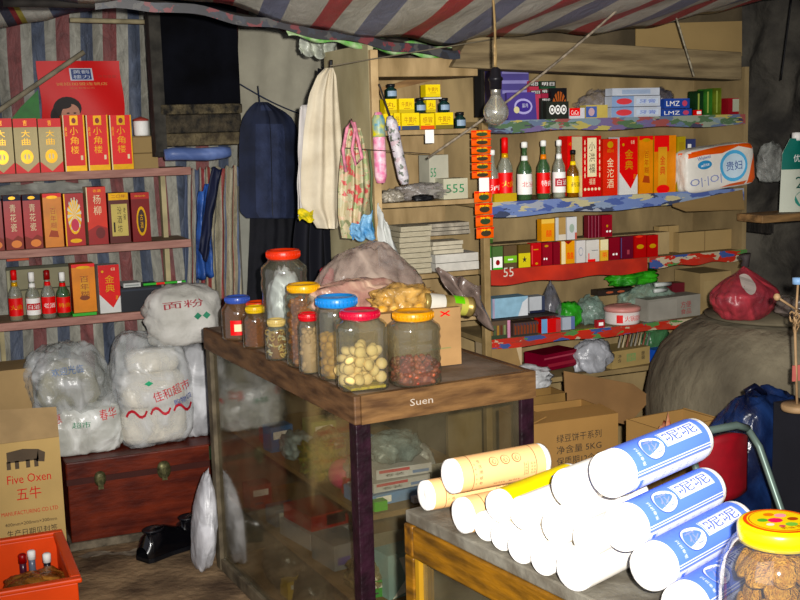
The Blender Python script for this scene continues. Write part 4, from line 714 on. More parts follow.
# ---- lowest right shelf
Z = ZR[4]
pbox('open_carton', 'open pale carton at the left of the lowest right shelf', 'carton', 488, 522, 344, 3.51, Z, .1, M('#b8a484', .8), [('p', [(0, 1), (.0, .4), (.9, .0), (1, .3), (.8, 1)], M('#8e744e'))])
cblob(520, 370, 3.47, Z-.02, (.12, .05, .075), BAG('#dcdee0', .9, 16), 'white crumpled plastic bag spilling over the lowest right shelf', 41, rough=.35)
b = MB(); a = on(1, 3.47, 552, 368); 
pbox('maroon_box', 'maroon flat box lying slanted on the lowest right shelf', 'box', 540, 582, 352, 3.50, Z+.03, .1, M('#6c1024', .35), [('r', 0, .7, 1, .8, M('#a04050')), ('r', .1, .2, .9, .4, M('#8c2434'))], rz=.25, tilt=0)
cblob(592, 382, 3.52, Z, (.075, .045, .12), BAG('#b4b6bc', .8, 18), 'white plastic bag with red print on the lowest right shelf', 42, rough=.3, neck=.3)
pbox('open_carton', 'tan carton with green stencilled characters on the lowest right shelf', 'carton', 610, 652, 349, 3.52, Z, .12, M('#a08a5c', .8), [('r', .38, .3, .62, .75, M('#7c9460')), ('t', '绿色', .4, .32, .6, .7, M('#a08a5c')), ('v', '净含', .14, .3, .24, .8, INK), ('v', '重量', .76, .3, .86, .8, INK)], rz=.12)
for i in range(8):
    a = on(1, 3.56, 618+i*4, 350); b = MB(); b.tube([a, a+Vector((.03, .02, .06))], .004, M(['#8c8478', '#a89c80', '#7c4c3c', '#6c6c64'][i % 4], .5), 5); tag(b.build('paper_tube'), 'thin packet sticking up out of the green-stencilled carton', 'packet', 'thin packets in the green-stencilled carton')
pbox('blue_pack', 'royal blue pack with white bars on the lowest right shelf', 'pack', 653, 673, 349, 3.53, Z, .05, M('#2450b0', .4), [('r', .2, .3, .45, .7, WHITE), ('r', .55, .3, .8, .7, WHITE)], rz=.2)
cblob(690, 370, 3.54, Z, (.05, .05, .11), BAG('#c0c2c0', .85, 20), 'white plastic bag leaning at the right end of the lowest shelf', 44, rough=.3)
cblob(655, 350, 3.60, Z, (.06, .03, .12), BAG('#4c7c54', .7, 20), 'greenish bag behind the blue pack on the lowest shelf', 45, rough=.3)
# orange snack strips
def strip(px0, px1, pt, pb, n, lab, lean=0):
    Y = 3.44; t = thing('snack_strip', lab, 'snack strip', (0, Y, 0))
    a, c = on(1, Y, px0, pt), on(1, Y, px1, pb); H = (a.z-c.z)/n
    for i in range(n):
        b = MB(); z1 = a.z-i*H; x0 = a.x+lean*i; x1 = x0+(c.x-a.x)
        b.grid(lambda u, v: (x0+(x1-x0)*u, -.006*math.sin(u*PI)*math.sin(v*PI)-.001, z1-.0015-(H-.003)*v), 6, 4, M('#e8641c', .3, 0, .08, 20))
        b.grid(lambda u, v: (x0+(x1-x0)*u, -.0012*0-.0065, z1-.0015-H*.12*v-.002), 2, 1, M('#d82c28', .4))
        Wd = x1-x0
        b.add([(x0+Wd*(.5+.3*math.cos(k*PI/7)), -.0085, z1-H*.55+H*.26*math.sin(k*PI/7)) for k in range(14)], [tuple(range(14))], M('#3c3424' if i % 2 else '#34482c', .4))
        b.text('辣条', YEL, lambda u, v: (x0+Wd*u, -.0095, z1-H*.36+H*.2*v), .2, 0, .8, 1)
        b.build('snack_sachet', t)
strip(471, 491, 130, 178, 6, 'upper orange snack sachet strip hanging in front of the shelf post')
strip(474, 492, 191, 238, 4, 'lower orange snack sachet strip hanging in front of the shelf post', .002)
b = MB(); a, c = on(1, 3.435, 479, 178), on(1, 3.435, 489, 192); b.box(a.x, c.x, 3.434, 3.4355, c.z, a.z, WHITE); tag(b.build('paper_tag'), 'white paper slip joining the two orange snack strips', 'tag')
# ------------------------------------------------------------------ light bulb, cords, ropes
YB_ = 2.9
def bp(px, py): return on(1, YB_, px, py)
top = bp(490, -30); so = bp(494, 68); ce = bp(496, 112)
t = thing('light_bulb', 'unlit clear light bulb hanging on a pale flex in front of the shelves', 'light bulb', (ce.x, YB_, ce.z))
R = .036
MB().lathe([(0, -R)]+[(R*math.cos(a), R*math.sin(a)) for a in [-1.35, -1.1, -.8, -.5, -.2, .1, .4, .7]]+[(.019, .035), (.0135, .046), (.0135, .056)], G('#eef0ee', .2, .03, '#e4dfc8', .28), seg=24).build('glass_bulb', t)
b = MB(); b.lathe([(.0138, .045), (.0142, .066), (.010, .07), (0, .07)], M('#b8b4a8', .3, .8), seg=16); b.build('screw_base', t)
b = MB(); b.lathe([(.017, .062), (.0175, .085), (.021, .088), (.021, .094), (.016, .098), (.014, .118), (.006, .124), (0, .124)], M('#17161a', .35), seg=18); b.build('socket', t)
b = MB(); b.tube([(0, 0, .04), (0, 0, .006), (.004, 0, .0)], .0018, CREAM, 5); b.tube([(-.012, 0, .014), (-.006, 0, .008), (0, 0, .012), (.006, 0, .008), (.012, 0, .014)], .0006, M('#6c5c3c', .4, .5), 4); b.build('filament_stem', t)
b = MB(); P = [(0, 0, .12), (-.002, 0, .16), (.001, 0, .22), (-.003, 0, .3), (top.x-ce.x, 0, top.z-ce.z)]; b.tube(P, .0035, M('#b09468', .6, 0, .3, 60), 6); b.tube([(p[0]+.004*math.sin(i*2), -.003, p[2]) for i, p in enumerate(P)], .0025, M('#8c7650', .6), 5); b.build('flex_cord', t)
stick('hanging_rope', on(1, 3.0, 640, -10), on(1, 3.2, 428, 158), .004, M('#8c8070', .8, 0, .3, 60), 'grey rope slanting down from the roof across the cabinet front', 'rope', 6, .02)
stick('hanging_rope', on(1, 3.3, 668, -10), on(1, 3.3, 694, 76), .0035, M('#9a927e', .8, 0, .3, 60), 'short pale rope hanging from the roof tarpaulin at the right', 'rope', 6)
stick('hanging_rope', on(1, 3.5, 792, -5), on(1, 3.5, 781, 80), .003, BLACK, 'thin black cord hanging against the dark wall at the right edge', 'cord', 5)
stick('roof_line', on(1, 3.40, 330, 66), on(1, 3.42, 500, 38), .002, M('#6a6252', .8), 'thin line tied from the hem pole to above the bulb', 'string', 5)
stick('dark_stick', on(1, 3.40, 379, 84), on(1, 3.42, 390, 116), .003, INK, 'short dark stick poking up behind the pink wrapped roll', 'stick')
b = MB(); b.box(RX0+.018, RX0+.03, 3.52, 3.57, 1.62, 1.82, M('#0f0d0c', .9)); tag(b.build('post_shadow_strip'), 'dark narrow strip standing in for the post shadow behind the light bulb', 'post')  # near-black strip set in place of the shelf post's cast shadow
# ------------------------------------------------------------------ trunk
TB = M('#6b2a1a', .4, 0, .3, 7, .1, '#43160e', (1, 1, 3)); BR = M('#6f6c4c', .45, .6, .3, 60)
tx0, tx1, ty0, ty1 = .475, 1.12, 4.44, 4.90
t = thing('storage_chest', 'reddish-brown wooden trunk with metal latches on the floor under the left shelves', 'trunk', (tx0, ty0, 0), -.0)
w, d = tx1-tx0, ty1-ty0
MB().box(0, w, 0, d, .03, .27, TB).build('trunk_body', t, bevel=.004)
MB().box(-.004, w+.004, -.005, d, .274, .352, TB).build('lid', t, bevel=.006)
MB().box(-.004, w, -.008, -.0055, .262, .286, M('#3c160f', .5)).build('band', t)
MB().box(-.01, w+.004, -.012, d, 0, .032, M('#7a7060', .9, 0, .3, 20, .3)).build('base_plinth', t, bevel=.004)
for lx, s in ((.122, 1), (.37, 1.2)):
    b = MB(); b.lathe([(0, 0), (.022*s, 0), (.022*s, .004), (.012, .009), (0, .01)], BR, (lx, -.0065, .275), 18, 2.5, Matrix.Rotation(PI/2, 3, 'X'), sy=1.35); b.box(lx-.01, lx+.01, -.02, -.0165, .235, .275, BR); b.box(lx-.004, lx+.004, -.024, -.02, .245, .285, BR); b.build('latch', t)
b = MB(); b.box(.555, .58, -.012, -.0055, .29, .345, M('#5f8a5c', .5)); b.box(.56, .575, -.012, -.0055, .25, .285, BR); b.build('hasp', t)
b = MB(); b.box(.14, .45, 4.60, 4.93, .0, .36, M('#5c4434', .8, 0, .2, 6, .2)); tag(b.build('low_bench'), 'dark low wooden bench behind the cartons left of the trunk', 'bench')
# sacks on trunk
TZ = .3545
SACK = BAG('#e4e5e6', .5, 15, .22, .8); INN = M('#efe9da', .7, 0, .05, 10, .4)
def decal(b, text, mat, c, w, h, tilt=0):
    R_ = Matrix.Rotation(tilt, 3, 'Y')
    b.text(text, mat, lambda u, v: Vector(c)+R_ @ Vector(((u-.5)*w, 0, (v-.5)*h)), 0, 0, 1, 1)
def surf_text(o, txt, mat, uc, zc, w, h, rotd=0, name='printed_mark'):
    """lettering moulded on the front of a bag: ray cast in the bag's own space"""
    b = MB(); vs, fs = glyph(txt); out = []; me = o.data
    from mathutils.bvhtree import BVHTree
    bv = BVHTree.FromPolygons([v.co for v in me.vertices], [p.vertices for p in me.polygons])
    for a, c in vs:
        q = Vector(((a-.5)*w, (c-.5)*h)); q.rotate(Matrix.Rotation(rotd, 2)); x, z = uc+q.x, zc+q.y
        hit = bv.ray_cast(Vector((x, -2, z)), Vector((0, 1, 0)))[0]
        out.append((x, (hit.y if hit else 0)-.0045, z))
    b.add(out, fs, mat); b.build(name, o)
x1 = XY(76, 440, 4.58)[0]
s1 = blob('plastic_sack', 'loose clear-white carrier bag with a folded base on the left end of the trunk', 'plastic bag', (x1, 4.62, TZ+.10), (.165, .105, .335), BAG('#d4d6d6', .42, 13, .2, .9, '#a8aca8'), 51, .2, 5, 2.8, .85, .15, 2.2, lean=-.08)
b0 = blob('folded_base', 'x', 'x', (x1+.035, 4.605, TZ), (.142, .105, .19), BAG('#eceeea', .92, 12, .25, .8, '#cfd0c8'), 52, .10, 5, 5, .9, 0, 2.4)
for k in ('label', 'category'): del b0[k]
b0.parent = s1; b0.location = (.035, -.012, -.10)
b = MB(); b.lathe([(0, .09), (.11, .09), (.125, .12), (.10, .22), (.06, .26), (0, .27)], M('#b8b4a0', .8, 0, .2, 8, .5), (-.01, .01, 0), 24, 3, sy=.6); b.build('wrapped_contents', s1)
surf_text(b0, '春华', M('#d02c34', .5), .085, .155, .065, .042, .12); surf_text(b0, '惠', M('#c83c40', .5), -.11, .155, .035, .035, .2); surf_text(b0, '超市', M('#3f946c', .5), -.02, .125, .07, .024, -.05); surf_text(s1, '欢迎光临', M('#6c84b0', .5), -.02, .24, .12, .03, .05)
s2 = blob('plastic_sack', 'large clear-white sack with red and blue print on the middle of the trunk', 'plastic bag', (XY(155, 430, 4.56)[0], 4.60, TZ), (.155, .125, .44), BAG('#e0e2e2', .45, 12, .2, .9, '#bcc0c0'), 57, .12, 5, 4.2, .9, .06, 2.3)
for k, (z0, z1, r_) in enumerate([(.01, .15, .132), (.155, .29, .128), (.295, .38, .105)]):
    b = MB(); b.lathe([(0, z0), (r_*.9, z0), (r_, z0+.02), (r_, z1-.025), (r_*.8, z1), (0, z1)], INN, (.005*k, 0, 0), 24, 4, sy=.66); b.build('wrapped_contents', s2)
surf_text(s2, '佳和超市', M('#cc2c38', .5), .06, .225, .155, .042, .28); surf_text(s2, '购物袋', M('#304c9c', .5), .105, .185, .08, .024, .25); surf_text(s2, '～～～', M('#c02c38', .5), .01, .15, .27, .04, .04); surf_text(s2, '◆', M('#3ca878', .5), -.03, .265, .035, .022)
s3 = blob('plastic_sack', 'white sack standing between the trunk bags and the glass counter', 'plastic bag', (1.025, 4.64, TZ), (.07, .11, .38), BAG('#dcdde0', .9, 12, .35, .8), 60, .1, 4, 3.2, .85)
b = MB(); x = XY(190, 320, 4.62)[0]
s4 = blob('cloth_sack', 'white sack with faded red and green print leaning above the trunk against the shelf', 'sack', (.985, 4.56, .755), (.155, .11, .235), M('#d2d0ca', .7, 0, .1, 6, .5, '#b4b2aa'), 63, .16, 4, 2.6, .8)
surf_text(s4, '面粉', M('#a8444c', .6), -.02, .17, .16, .03, .05); surf_text(s4, '◆◆', M('#3f8c6c', .6), .05, .12, .07, .03)
surf_text(TPO, '贵妇', M('#1c3c90'), .052, .082, .075, .035, 0); surf_text(TPO, 'Weiwei', M('#2c50a0'), -.085, .128, .06, .014, .1); surf_text(TPO, 'white', WHITE, -.082, .101, .04, .012, .1); surf_text(TPO, 'O|·|O|', M('#8a94c0'), -.08, .04, .14, .035, .05)
# shoes
def shoe(loc, rz, lab, tip=0):
    t = thing('leather_shoe', lab, 'shoe', loc, 0, None, (tip, 0, rz)); t.scale = (1.0, 1.15, 1.35); SM = M('#08080c', .18, 0, .1, 8, 0, None, None, .8)
    prof = [(-.13, .030, .030), (-.11, .036, .062), (-.06, .036, .078), (-.02, .036, .074), (.04, .044, .056), (.09, .045, .042), (.12, .034, .034), (.135, .012, .026)]
    def P(u, v):
        k = v*(len(prof)-1); i = min(int(k), len(prof)-2); f = k-i; x, w, h = [prof[i][j]*(1-f)+prof[i+1][j]*f for j in range(3)]
        a = PI*u; return (x, w*math.cos(a)*(1 if True else 1), .012+h*math.sin(a)**.8)
    MB().grid(P, 16, 28, SM).build('upper', t)
    b = MB(); pts = [(x, s*w*1.08) for s in (1,) for x, w, h in prof]+[(x, -w*1.08) for x, w, h in reversed(prof)]; n = len(pts)
    b.add([(x, y, .012) for x, y in pts]+[(x, y, 0) for x, y in pts], [tuple(range(n)), tuple(reversed(range(n, 2*n)))]+[(i, i+n, (i+1) % n+n, (i+1) % n) for i in range(n)], M('#101014', .5)); b.build('sole', t)
    b = MB(); b.box(-.13, -.06, -.032, .032, -.0, .003, M('#101014', .5)); b.build('heel', t)
    b = MB(); b.lathe([(.03, .078), (.034, .085), (.03, .082)], M('#1c1c22', .4), (-.07, 0, 0), 16, sx=1.3, sy=.9); b.build('collar', t)
p = on(2, 0, 170, 557); q = on(2, 0, 196, 553)
shoe((p.x+.01, p.y+.06, .0), .5, 'black leather shoe on the floor before the trunk, left of its pair')
shoe((q.x+.07, q.y+.13, .0), .3, 'black leather shoe on the floor nearer the glass counter, right of its pair')
# bag on floor near counter
blob('plastic_bag', 'white plastic bag slumped on the floor against the left side of the glass counter', 'plastic bag', (.89, 4.04, .002), (.042, .09, .36), BAG('#d4d4d8', .92, 14, .35), 70, .14, 4, 2.4, .9, .45, 2.6, lean=.1)
b = MB(); b.grid(lambda u, v: (.5+u*.35+.02*math.sin(v*5), 4.30+.03*math.sin(u*9)+v*.05, .006+.006*noise.noise(Vector((u*9, v*9, 0)))), 20, 6, M('#8d8272', .8, 0, .2, 20)); tag(b.build('paper_scrap'), 'dusty torn wrapping lying along the foot of the trunk', 'paper')
b = MB(); b.tube([on(2, .004, *q) for q in [(66, 572), (74, 574), (80, 570), (76, 577), (70, 579)]], .0025, M('#b0aca4', .6), 5); tag(b.build('string_piece'), 'loop of pale string on the floor beside the orange crate', 'string')
# left cartons
CB = M('#c4a670', .75, 0, .06, 5)
t = thing('printed_carton', 'tall tan printed carton with an ox mark and red writing on the left floor', 'carton', (.20, 4.28, 0)); w = .24; h = .50
b = MB(); b.box(0, w, 0, .17, 0, h, CB)
P = lambda u, v: (u*w-.01, -.001, v*h); O = M('#5a4c3c', .7)
# ox emblem
e0 = lambda pts: b.poly([P(.25+x*.5, .86+y*.09) for x, y in pts], O)
P_ = P; b.poly([P(.26, .85), P(.72, .85), P(.72, .93), P(.5, .945), P(.26, .93)], O)
for q in (.28, .40, .56, .68): b.poly([P(q-.03, .80), P(q+.03, .80), P(q+.03, .86), P(q-.03, .86)], O)
b.poly([P(.68, .84), P(.80, .83), P(.82, .9), P(.72, .93)], O)
b.text('Five Oxen', REDINK, P, .24, .69, .88, .755); b.text('五牛', REDINK, P, .36, .56, .72, .655)
b.text('MANUFACTURING CO LTD', REDINK, P, .12, .455, .95, .485); b.text('400mm×200mm×300mm', INK, P, .16, .375, .92, .40); b.text('生产日期见封签', INK, P, .18, .29, .92, .345)
b.build('carton_body', t)
b = MB(); b.add([(0, 0, h+.001), (w, 0, h+.001), (w+.004, .06, h+.10), (-.0, .06, h+.115)], [(0, 1, 2, 3)], M('#b49870', .8)); b.build('flap', t, solid=.004)
pbox('plain_carton', 'plain tan carton standing behind the printed carton at the left edge', 'carton', -30, 32, 371, 4.60, .362, .2, M('#a98e66', .8, 0, .06), [('r', 0, .48, 1, .5, CARDD)])
# crate
cr = M('#dc5020', .45, 0, .06)
t = thing('orange_crate', 'bright orange-red plastic crate in the bottom left corner', 'crate', (.37, 3.83, 0), .0); 
w, d, h = .42, .46, .285
b = MB(); wl = .012
b.box(-w, 0, -d, -d+wl, 0, h, cr); b.box(-w, 0, -wl, 0, 0, h, cr); b.box(-w, -w+wl, -d+wl, -wl, 0, h, cr); b.box(-wl, 0, -d+wl, -wl, 0, h, cr); b.box(-w+wl, -wl, -d+wl, -wl, 0, .01, cr); b.build('crate_wall', t, bevel=.003)
b = MB(); r = .02
b.box(-w-r*.3, r*.6, -r, r*.4, h+.0005, h+.016, cr); b.box(-w-r*.3, r*.6, -d-.4*r, -d+r, h+.0005, h+.016, cr); b.box(-r, r*.6, -d+r, -r, h+.0005, h+.016, cr); b.box(-w-.3*r, -w+r, -d+r, -r, h+.0005, h+.016, cr); b.build('rim', t, bevel=.005)
# crate contents
for i, (dx, dy, cap, m, lab) in enumerate([(-.052, -.10, WHITE, M('#15131c', .2), 'dark bottle with white cap standing in the orange crate'), (-.125, -.07, DRED, M('#4a2030', .2), 'dark bottle with maroon cap in the orange crate'), (-.095, -.05, WHITE, M('#6c7486', .2), 'grey-blue bottle at the back of the orange crate')]):
    bottle('drink_bottle', lab, .37+dx, 3.83+dy, .013, .25, m, cap, (M('#55607c'),), None, .03, .12, None, None, 'bottles in the orange crate')
blob('brown_bag', 'glossy brown plastic bag lying in the orange crate', 'plastic bag', (.275, 3.62, .15), (.105, .10, .085), BAG('#b07a40', .97, 18, .25, .9, '#6a4220'), 74, .2, 5)
blob('brown_bag', 'folded dark sack filling the bottom of the orange crate', 'sack', (.25, 3.60, .012), (.12, .13, .12), M('#4a3424', .8, 0, .2), 75, .1, 3)
# ------------------------------------------------------------------ main glass counter
CW = M('#72543a', .55, 0, .25, 8, .15, '#453020', (1, 1, 5)); CWX = M('#80603f', .55, 0, .25, 8, .15, '#4e3724', (1, 5, 5)); MAR = M('#2c1420', .45, 0, .3, 20, .2, '#180a10'); GRYW = M('#6c6250', .7, 0, .25, 14, .2, '#443c30')
kx0, kx1, ky0, ky1 = 1.03, 1.60, 2.752, 4.03
_before = set(bpy.data.objects.keys())
t = thing('glass_counter', 'tall glass display counter with a worn wooden top in the middle of the shop', 'display counter', (kx0, ky0, 0)); w = kx1-kx0; d = ky1-ky0
MB().box(0.022, w-.022, .022, d, .865, .898, M('#87786a', .7, 0, .2, 10, .1, '#6a5a4a')).build('top_board', t)
b = MB(); b.box(0, .02, 0, d, .822, .9, CW); b.build('top_rail', t, bevel=.004)
b = MB(); b.box(.0205, w, 0, .02, .822, .9, CWX)
b.text('Suen', M('#c8bcae', .8), lambda u, v: (u, -.0008, v), .165, .853, .235, .872); b.build('top_rail', t, bevel=0)
b = MB(); b.box(w-.02, w, .0205, d, .822, .9, CW); b.build('top_rail', t, bevel=.003)
for (x, y, m) in ((.004, .004, MAR), (w-.048, .004, MAR), (.004, d-.05, GRYW), (w-.048, d-.05, GRYW)):
    b = MB(); b.box(x, x+.044, y, y+.044, .0, .8215, m); b.build('corner_post', t, bevel=.003)
for (x0, x1, y0, y1, z0, z1) in ((.006, .04, .0485, d-.051, 0, .045), (.0485, w-.049, .006, .04, 0, .045), (w-.04, w-.006, .0485, d-.051, 0, .045), (.0485, w-.049, d-.04, d-.006, 0, .82)):
    b = MB(); b.box(x0, x1, y0, y1, z0, z1, GRYW); b.build('bottom_rail' if z1 < .1 else 'back_board', t, bevel=.002)
PANE = G('#f2f1ea', .10, .06, '#8a8068', .03, 5)
b = MB(); b.box(.018, .021, .049, d-.052, .046, .821, PANE); b.build('glass_pane', t)
b = MB(); b.box(.049, w-.049, .016, .019, .046, .821, PANE); b.build('glass_pane', t)
SHW = M('#94774e', .7, 0, .2, 8)
KS = [.552, .285]
for z in KS: b = MB(); b.box(.045, w-.05, .05, d-.055, z-.016, z, SHW); b.build('inner_shelf', t)
MB().box(.041, w-.05, .05, d-.055, .045, .055, SHW).build('floor_board', t)
# ---- contents of the counter (real goods on its shelves)
def cbox(x, y, z, w, d, h, col, lab, rz=0, art=(), name='goods_box', cat='box'): return artbox(name, lab, cat, x-w/2, x+w/2, y, d, z+.001, z+h, M(col, .4), art, None, 'boxed goods inside the glass counter', rz)
z = KS[0]
WT = [('r', .05, .6, .6, .9, M('#c85c64')), ('r', .65, .2, .95, .5, M('#7c94c0')), ('t', '卷装', .15, .2, .5, .5, INK)]
cbox(1.20, 2.86, z, .16, .07, .032, '#7ca0d0', 'blue and white box under the white ones, front left of the counter shelf', .05, [('r', .1, .2, .4, .8, WHITE)])
cbox(1.225, 2.87, z+.033, .18, .09, .028, '#cdced0', 'lower white printed box behind the front pane of the counter', .0, WT)
cbox(1.24, 2.885, z+.062, .17, .09, .03, '#d2d2d6', 'upper white printed box behind the front pane of the counter', -.08, WT)
cbox(1.13, 2.815, z, .04, .03, .028, '#5cb83c', 'bright green small box at the front corner of the counter shelf')
cbox(1.305, 2.83, z, .03, .03, .045, '#c83c7c', 'magenta small box at the front of the counter shelf', 0, [('t', 'X', .3, .3, .7, .7, WHITE)])
cbox(1.34, 2.83, z, .03, .03, .03, '#d86c2c', 'orange small box beside the magenta one in the counter')
cbox(1.26, 2.82, z, .05, .02, .018, '#cfc0c8', 'pale flat packet in front of the blue box in the counter')
blob('plastic_bag', 'cloudy clear plastic bag on the white boxes inside the counter', 'plastic bag', (1.24, 2.95, z+.093), (.08, .05, .085), BAG('#98a8ac', .6, 20), 80, .3)
blob('toy_ball', 'pink ball inside the counter behind the left pane', 'ball', (1.125, 3.05, z+.001), (.045, .045, .09), M('#d8487c', .4, 0, .1), 81, .02, 3, 2, 1)
blob('green_garland', 'yellow-green tinsel bunch beside the pink ball in the counter', 'tinsel', (1.12, 3.21, z+.001), (.05, .07, .10), M('#5c7a24', .6, 0, .5, 40, .8, '#a8943c'), 82, .7, 4, freq=8)
blob('plastic_bag', 'white packet bundle behind the tinsel inside the counter', 'packet', (1.13, 3.42, z+.001), (.045, .06, .085), BAG('#a8b8bc', .85, 20), 83, .3)
cbox(1.12, 3.52, z, .08, .06, .085, '#3c6ca8', 'blue and white box behind the left pane of the counter', .1, [('r', .1, .5, .9, .8, WHITE)])
blob('plastic_bag', 'dull grey bag of goods at the far end of the counter shelf', 'plastic bag', (1.15, 3.78, z+.001), (.07, .10, .14), BAG('#8c8c88', .7, 20), 84, .3)
cbox(1.12, 2.93, z, .05, .05, .04, '#8cace0', 'blue checked box at the front left of the counter shelf', .05, [('r', 0, .5, .5, 1, WHITE), ('r', .5, 0, 1, .5, WHITE)])
z = KS[1]
cbox(1.19, 3.30, z, .16, .20, .055, '#b4b4b8', 'pale shoe box on the lower counter shelf', .12)
cbox(1.19, 3.31, z+.056, .14, .18, .05, '#a8181c', 'red box lying on the pale box on the lower counter shelf', .12, [('r', .4, .2, .9, .9, M('#3c1c20'))])
cbox(1.16, 3.10, z, .11, .14, .08, '#8a8e94', 'grey box on the lower counter shelf', .1, [('r', .1, .2, .5, .5, M('#5c54a0'))])
blob('plastic_bag', 'brownish clear bag on the lower counter shelf', 'plastic bag', (1.15, 2.93, z+.001), (.07, .07, .1), BAG('#8c7c54', .7, 20), 86, .3)
cbox(1.21, 2.83, z, .12, .08, .13, '#8ab0b4', 'teal and white box at the front of the lower counter shelf', .1, [('p', [(.1, 0), (.5, .4), (.3, .9), (.7, .9), (.95, .2)], WHITE)])
cbox(1.36, 2.86, z, .1, .08, .1, '#3c342c', 'dark box beside the teal one on the lower counter shelf')
z = .056
for x, y, s, c, lab in [(1.14, 3.1, .05, '#2c8c34', 'green'), (1.13, 2.93, .045, '#a02c34', 'red'), (1.18, 2.88, .05, '#3ca83c', 'light green'), (1.14, 3.35, .06, '#444034', 'dark'), (1.15, 3.6, .07, '#5c5444', 'brownish')]:
    blob('snack_packet', lab+' crumpled packet on the counter floor behind the left pane', 'packet', (x, y, z), (s, s*1.2, s*2.2), BAG(c, .95, 18), x*99+y, .3, 3)
for i, (x, y, z, w, d, h, c, lab) in enumerate([
    (1.13, 3.62, KS[0], .07, .06, .05, '#a83c44', 'dark red box at the far end of the upper shelf'), (1.28, 3.10, KS[0], .10, .08, .06, '#c8b48c', 'beige box behind the pink ball'), (1.30, 3.30, KS[0], .10, .08, .07, '#5c84b0', 'slate blue box in the middle of the upper shelf'),
    (1.42, 2.90, KS[0], .09, .08, .05, '#d8d4c8', 'cream box at the right front of the upper shelf'), (1.27, 3.52, KS[0], .09, .08, .08, '#8c9c5c', 'olive box towards the back of the upper shelf'), (1.12, 2.99, KS[0]+.0, .03, .03, .05, '#c82c3c', 'slim red box beside the blue checked one'),
    (1.13, 2.86, KS[1], .05, .05, .05, '#44a048', 'green box at the front corner of the lower shelf'), (1.32, 3.05, KS[1], .12, .1, .07, '#b0a890', 'dull cream box in the middle of the lower shelf'), (1.14, 3.55, KS[1], .09, .08, .06, '#5c6478', 'blue-grey box towards the back of the lower shelf'),
    (1.30, 3.55, KS[1], .12, .1, .06, '#a08468', 'tan box towards the back of the lower shelf'), (1.12, 3.75, KS[1], .08, .07, .09, '#7c3c34', 'brick red box at the far end of the lower shelf'),
    (1.14, 3.00, .056, .06, .06, .07, '#c84c2c', 'orange-red box on the counter floor'), (1.13, 3.22, .056, .07, .06, .05, '#3c7cb0', 'sky blue box on the counter floor'), (1.32, 2.9, .056, .12, .1, .1, '#c8c4b4', 'off-white box on the counter floor'), (1.14, 3.48, .056, .08, .06, .06, '#c8a83c', 'mustard box on the counter floor')]):
    cbox(x, y, z, w, d, h, c, lab+' inside the glass counter', .06*(i % 3-1), [('r', .15, .55, .85, .8, M('#dcdcd4', .5)), ('r', .2, .2, .6, .3, M('#3c3c48', .5))])
for i, (x, y, c, lab) in enumerate([(1.16, 2.98, '#b8c0c4', 'clear bag of small goods beside the pink ball in the counter'), (1.21, 3.30, '#8c8468', 'brownish bag of goods in the middle of the upper counter shelf'), (1.36, 3.0, '#c4c8cc', 'whitish plastic bag right of the white boxes in the counter')]):
    blob('plastic_bag', lab, 'plastic bag', (x, y+.04, KS[0]+.001), (.05, .05, .10), BAG(c, .7, 20), 140+i, .3)
CT = Matrix.Translation((kx0, ky0, 0)) @ Matrix.Rotation(math.radians(4.2), 4, 'Z') @ Matrix.Translation((-kx0, -ky0, 0))
bpy.context.view_layer.update()
for o in [o for o in bpy.data.objects if o.name not in _before and o.parent is None]:
    o.location = CT @ o.location; o.rotation_euler.z += math.radians(4.2)
# ------------------------------------------------------------------ jars on the counter
KZ = .901
JG = G('#e6eae6', .09, .07, '#b9b39c', .10)
def jar(name, label, px, py, R, h, lidc, lidR=None, sq=2, ribs=0, lidh=.018, sh=.8, dots=False, xy=None, sheet=None, g=None):
    p = on(2, KZ, px, py) if xy is None else Vector((*xy, KZ))
    t = thing(name, label, 'jar', (p.x, p.y, KZ), random.uniform(-.3, .3), 'plastic jars on the glass counter'); lidR = lidR or R*.8
    H = h-lidh; prof = [(0, 0), (R*.9, 0), (R, R*.1)]; n = 14
    for i in range(1, n): zz = R*.1+(H*sh-R*.1)*i/n; prof.append((R*(1-(.035 if (ribs and int(i*ribs/n*2) % 2) else 0)), zz))
    prof += [(R, H*sh), (R*.97, H*sh+(H-H*sh)*.35), (lidR*1.0, H*.96), (lidR*.93, H)]
    if sq > 2:
        k = (2**(1/2-1/sq)); 
    MB().lathe(prof, g or JG, seg=36, sq=sq).build('jar_body', t)
    lm = M(lidc, .35, 0, .06, 8, 0, None, None, .5, .2)
    b = MB(); b.lathe([(lidR*.98, H-.004), (lidR*1.04, H), (lidR*1.04, H+lidh*.8), (lidR*.98, H+lidh), (lidR*.85, H+lidh), (lidR*.8, H+lidh*.8), (0, H+lidh*.8)], lm, seg=32)
    for i in range(32):
        a = i*2*PI/32; b.tube([(lidR*1.045*math.cos(a), lidR*1.045*math.sin(a), H+.002), (lidR*1.045*math.cos(a), lidR*1.045*math.sin(a), H+lidh*.75)], .0012, lm, 4)
    b.build('lid', t); return t
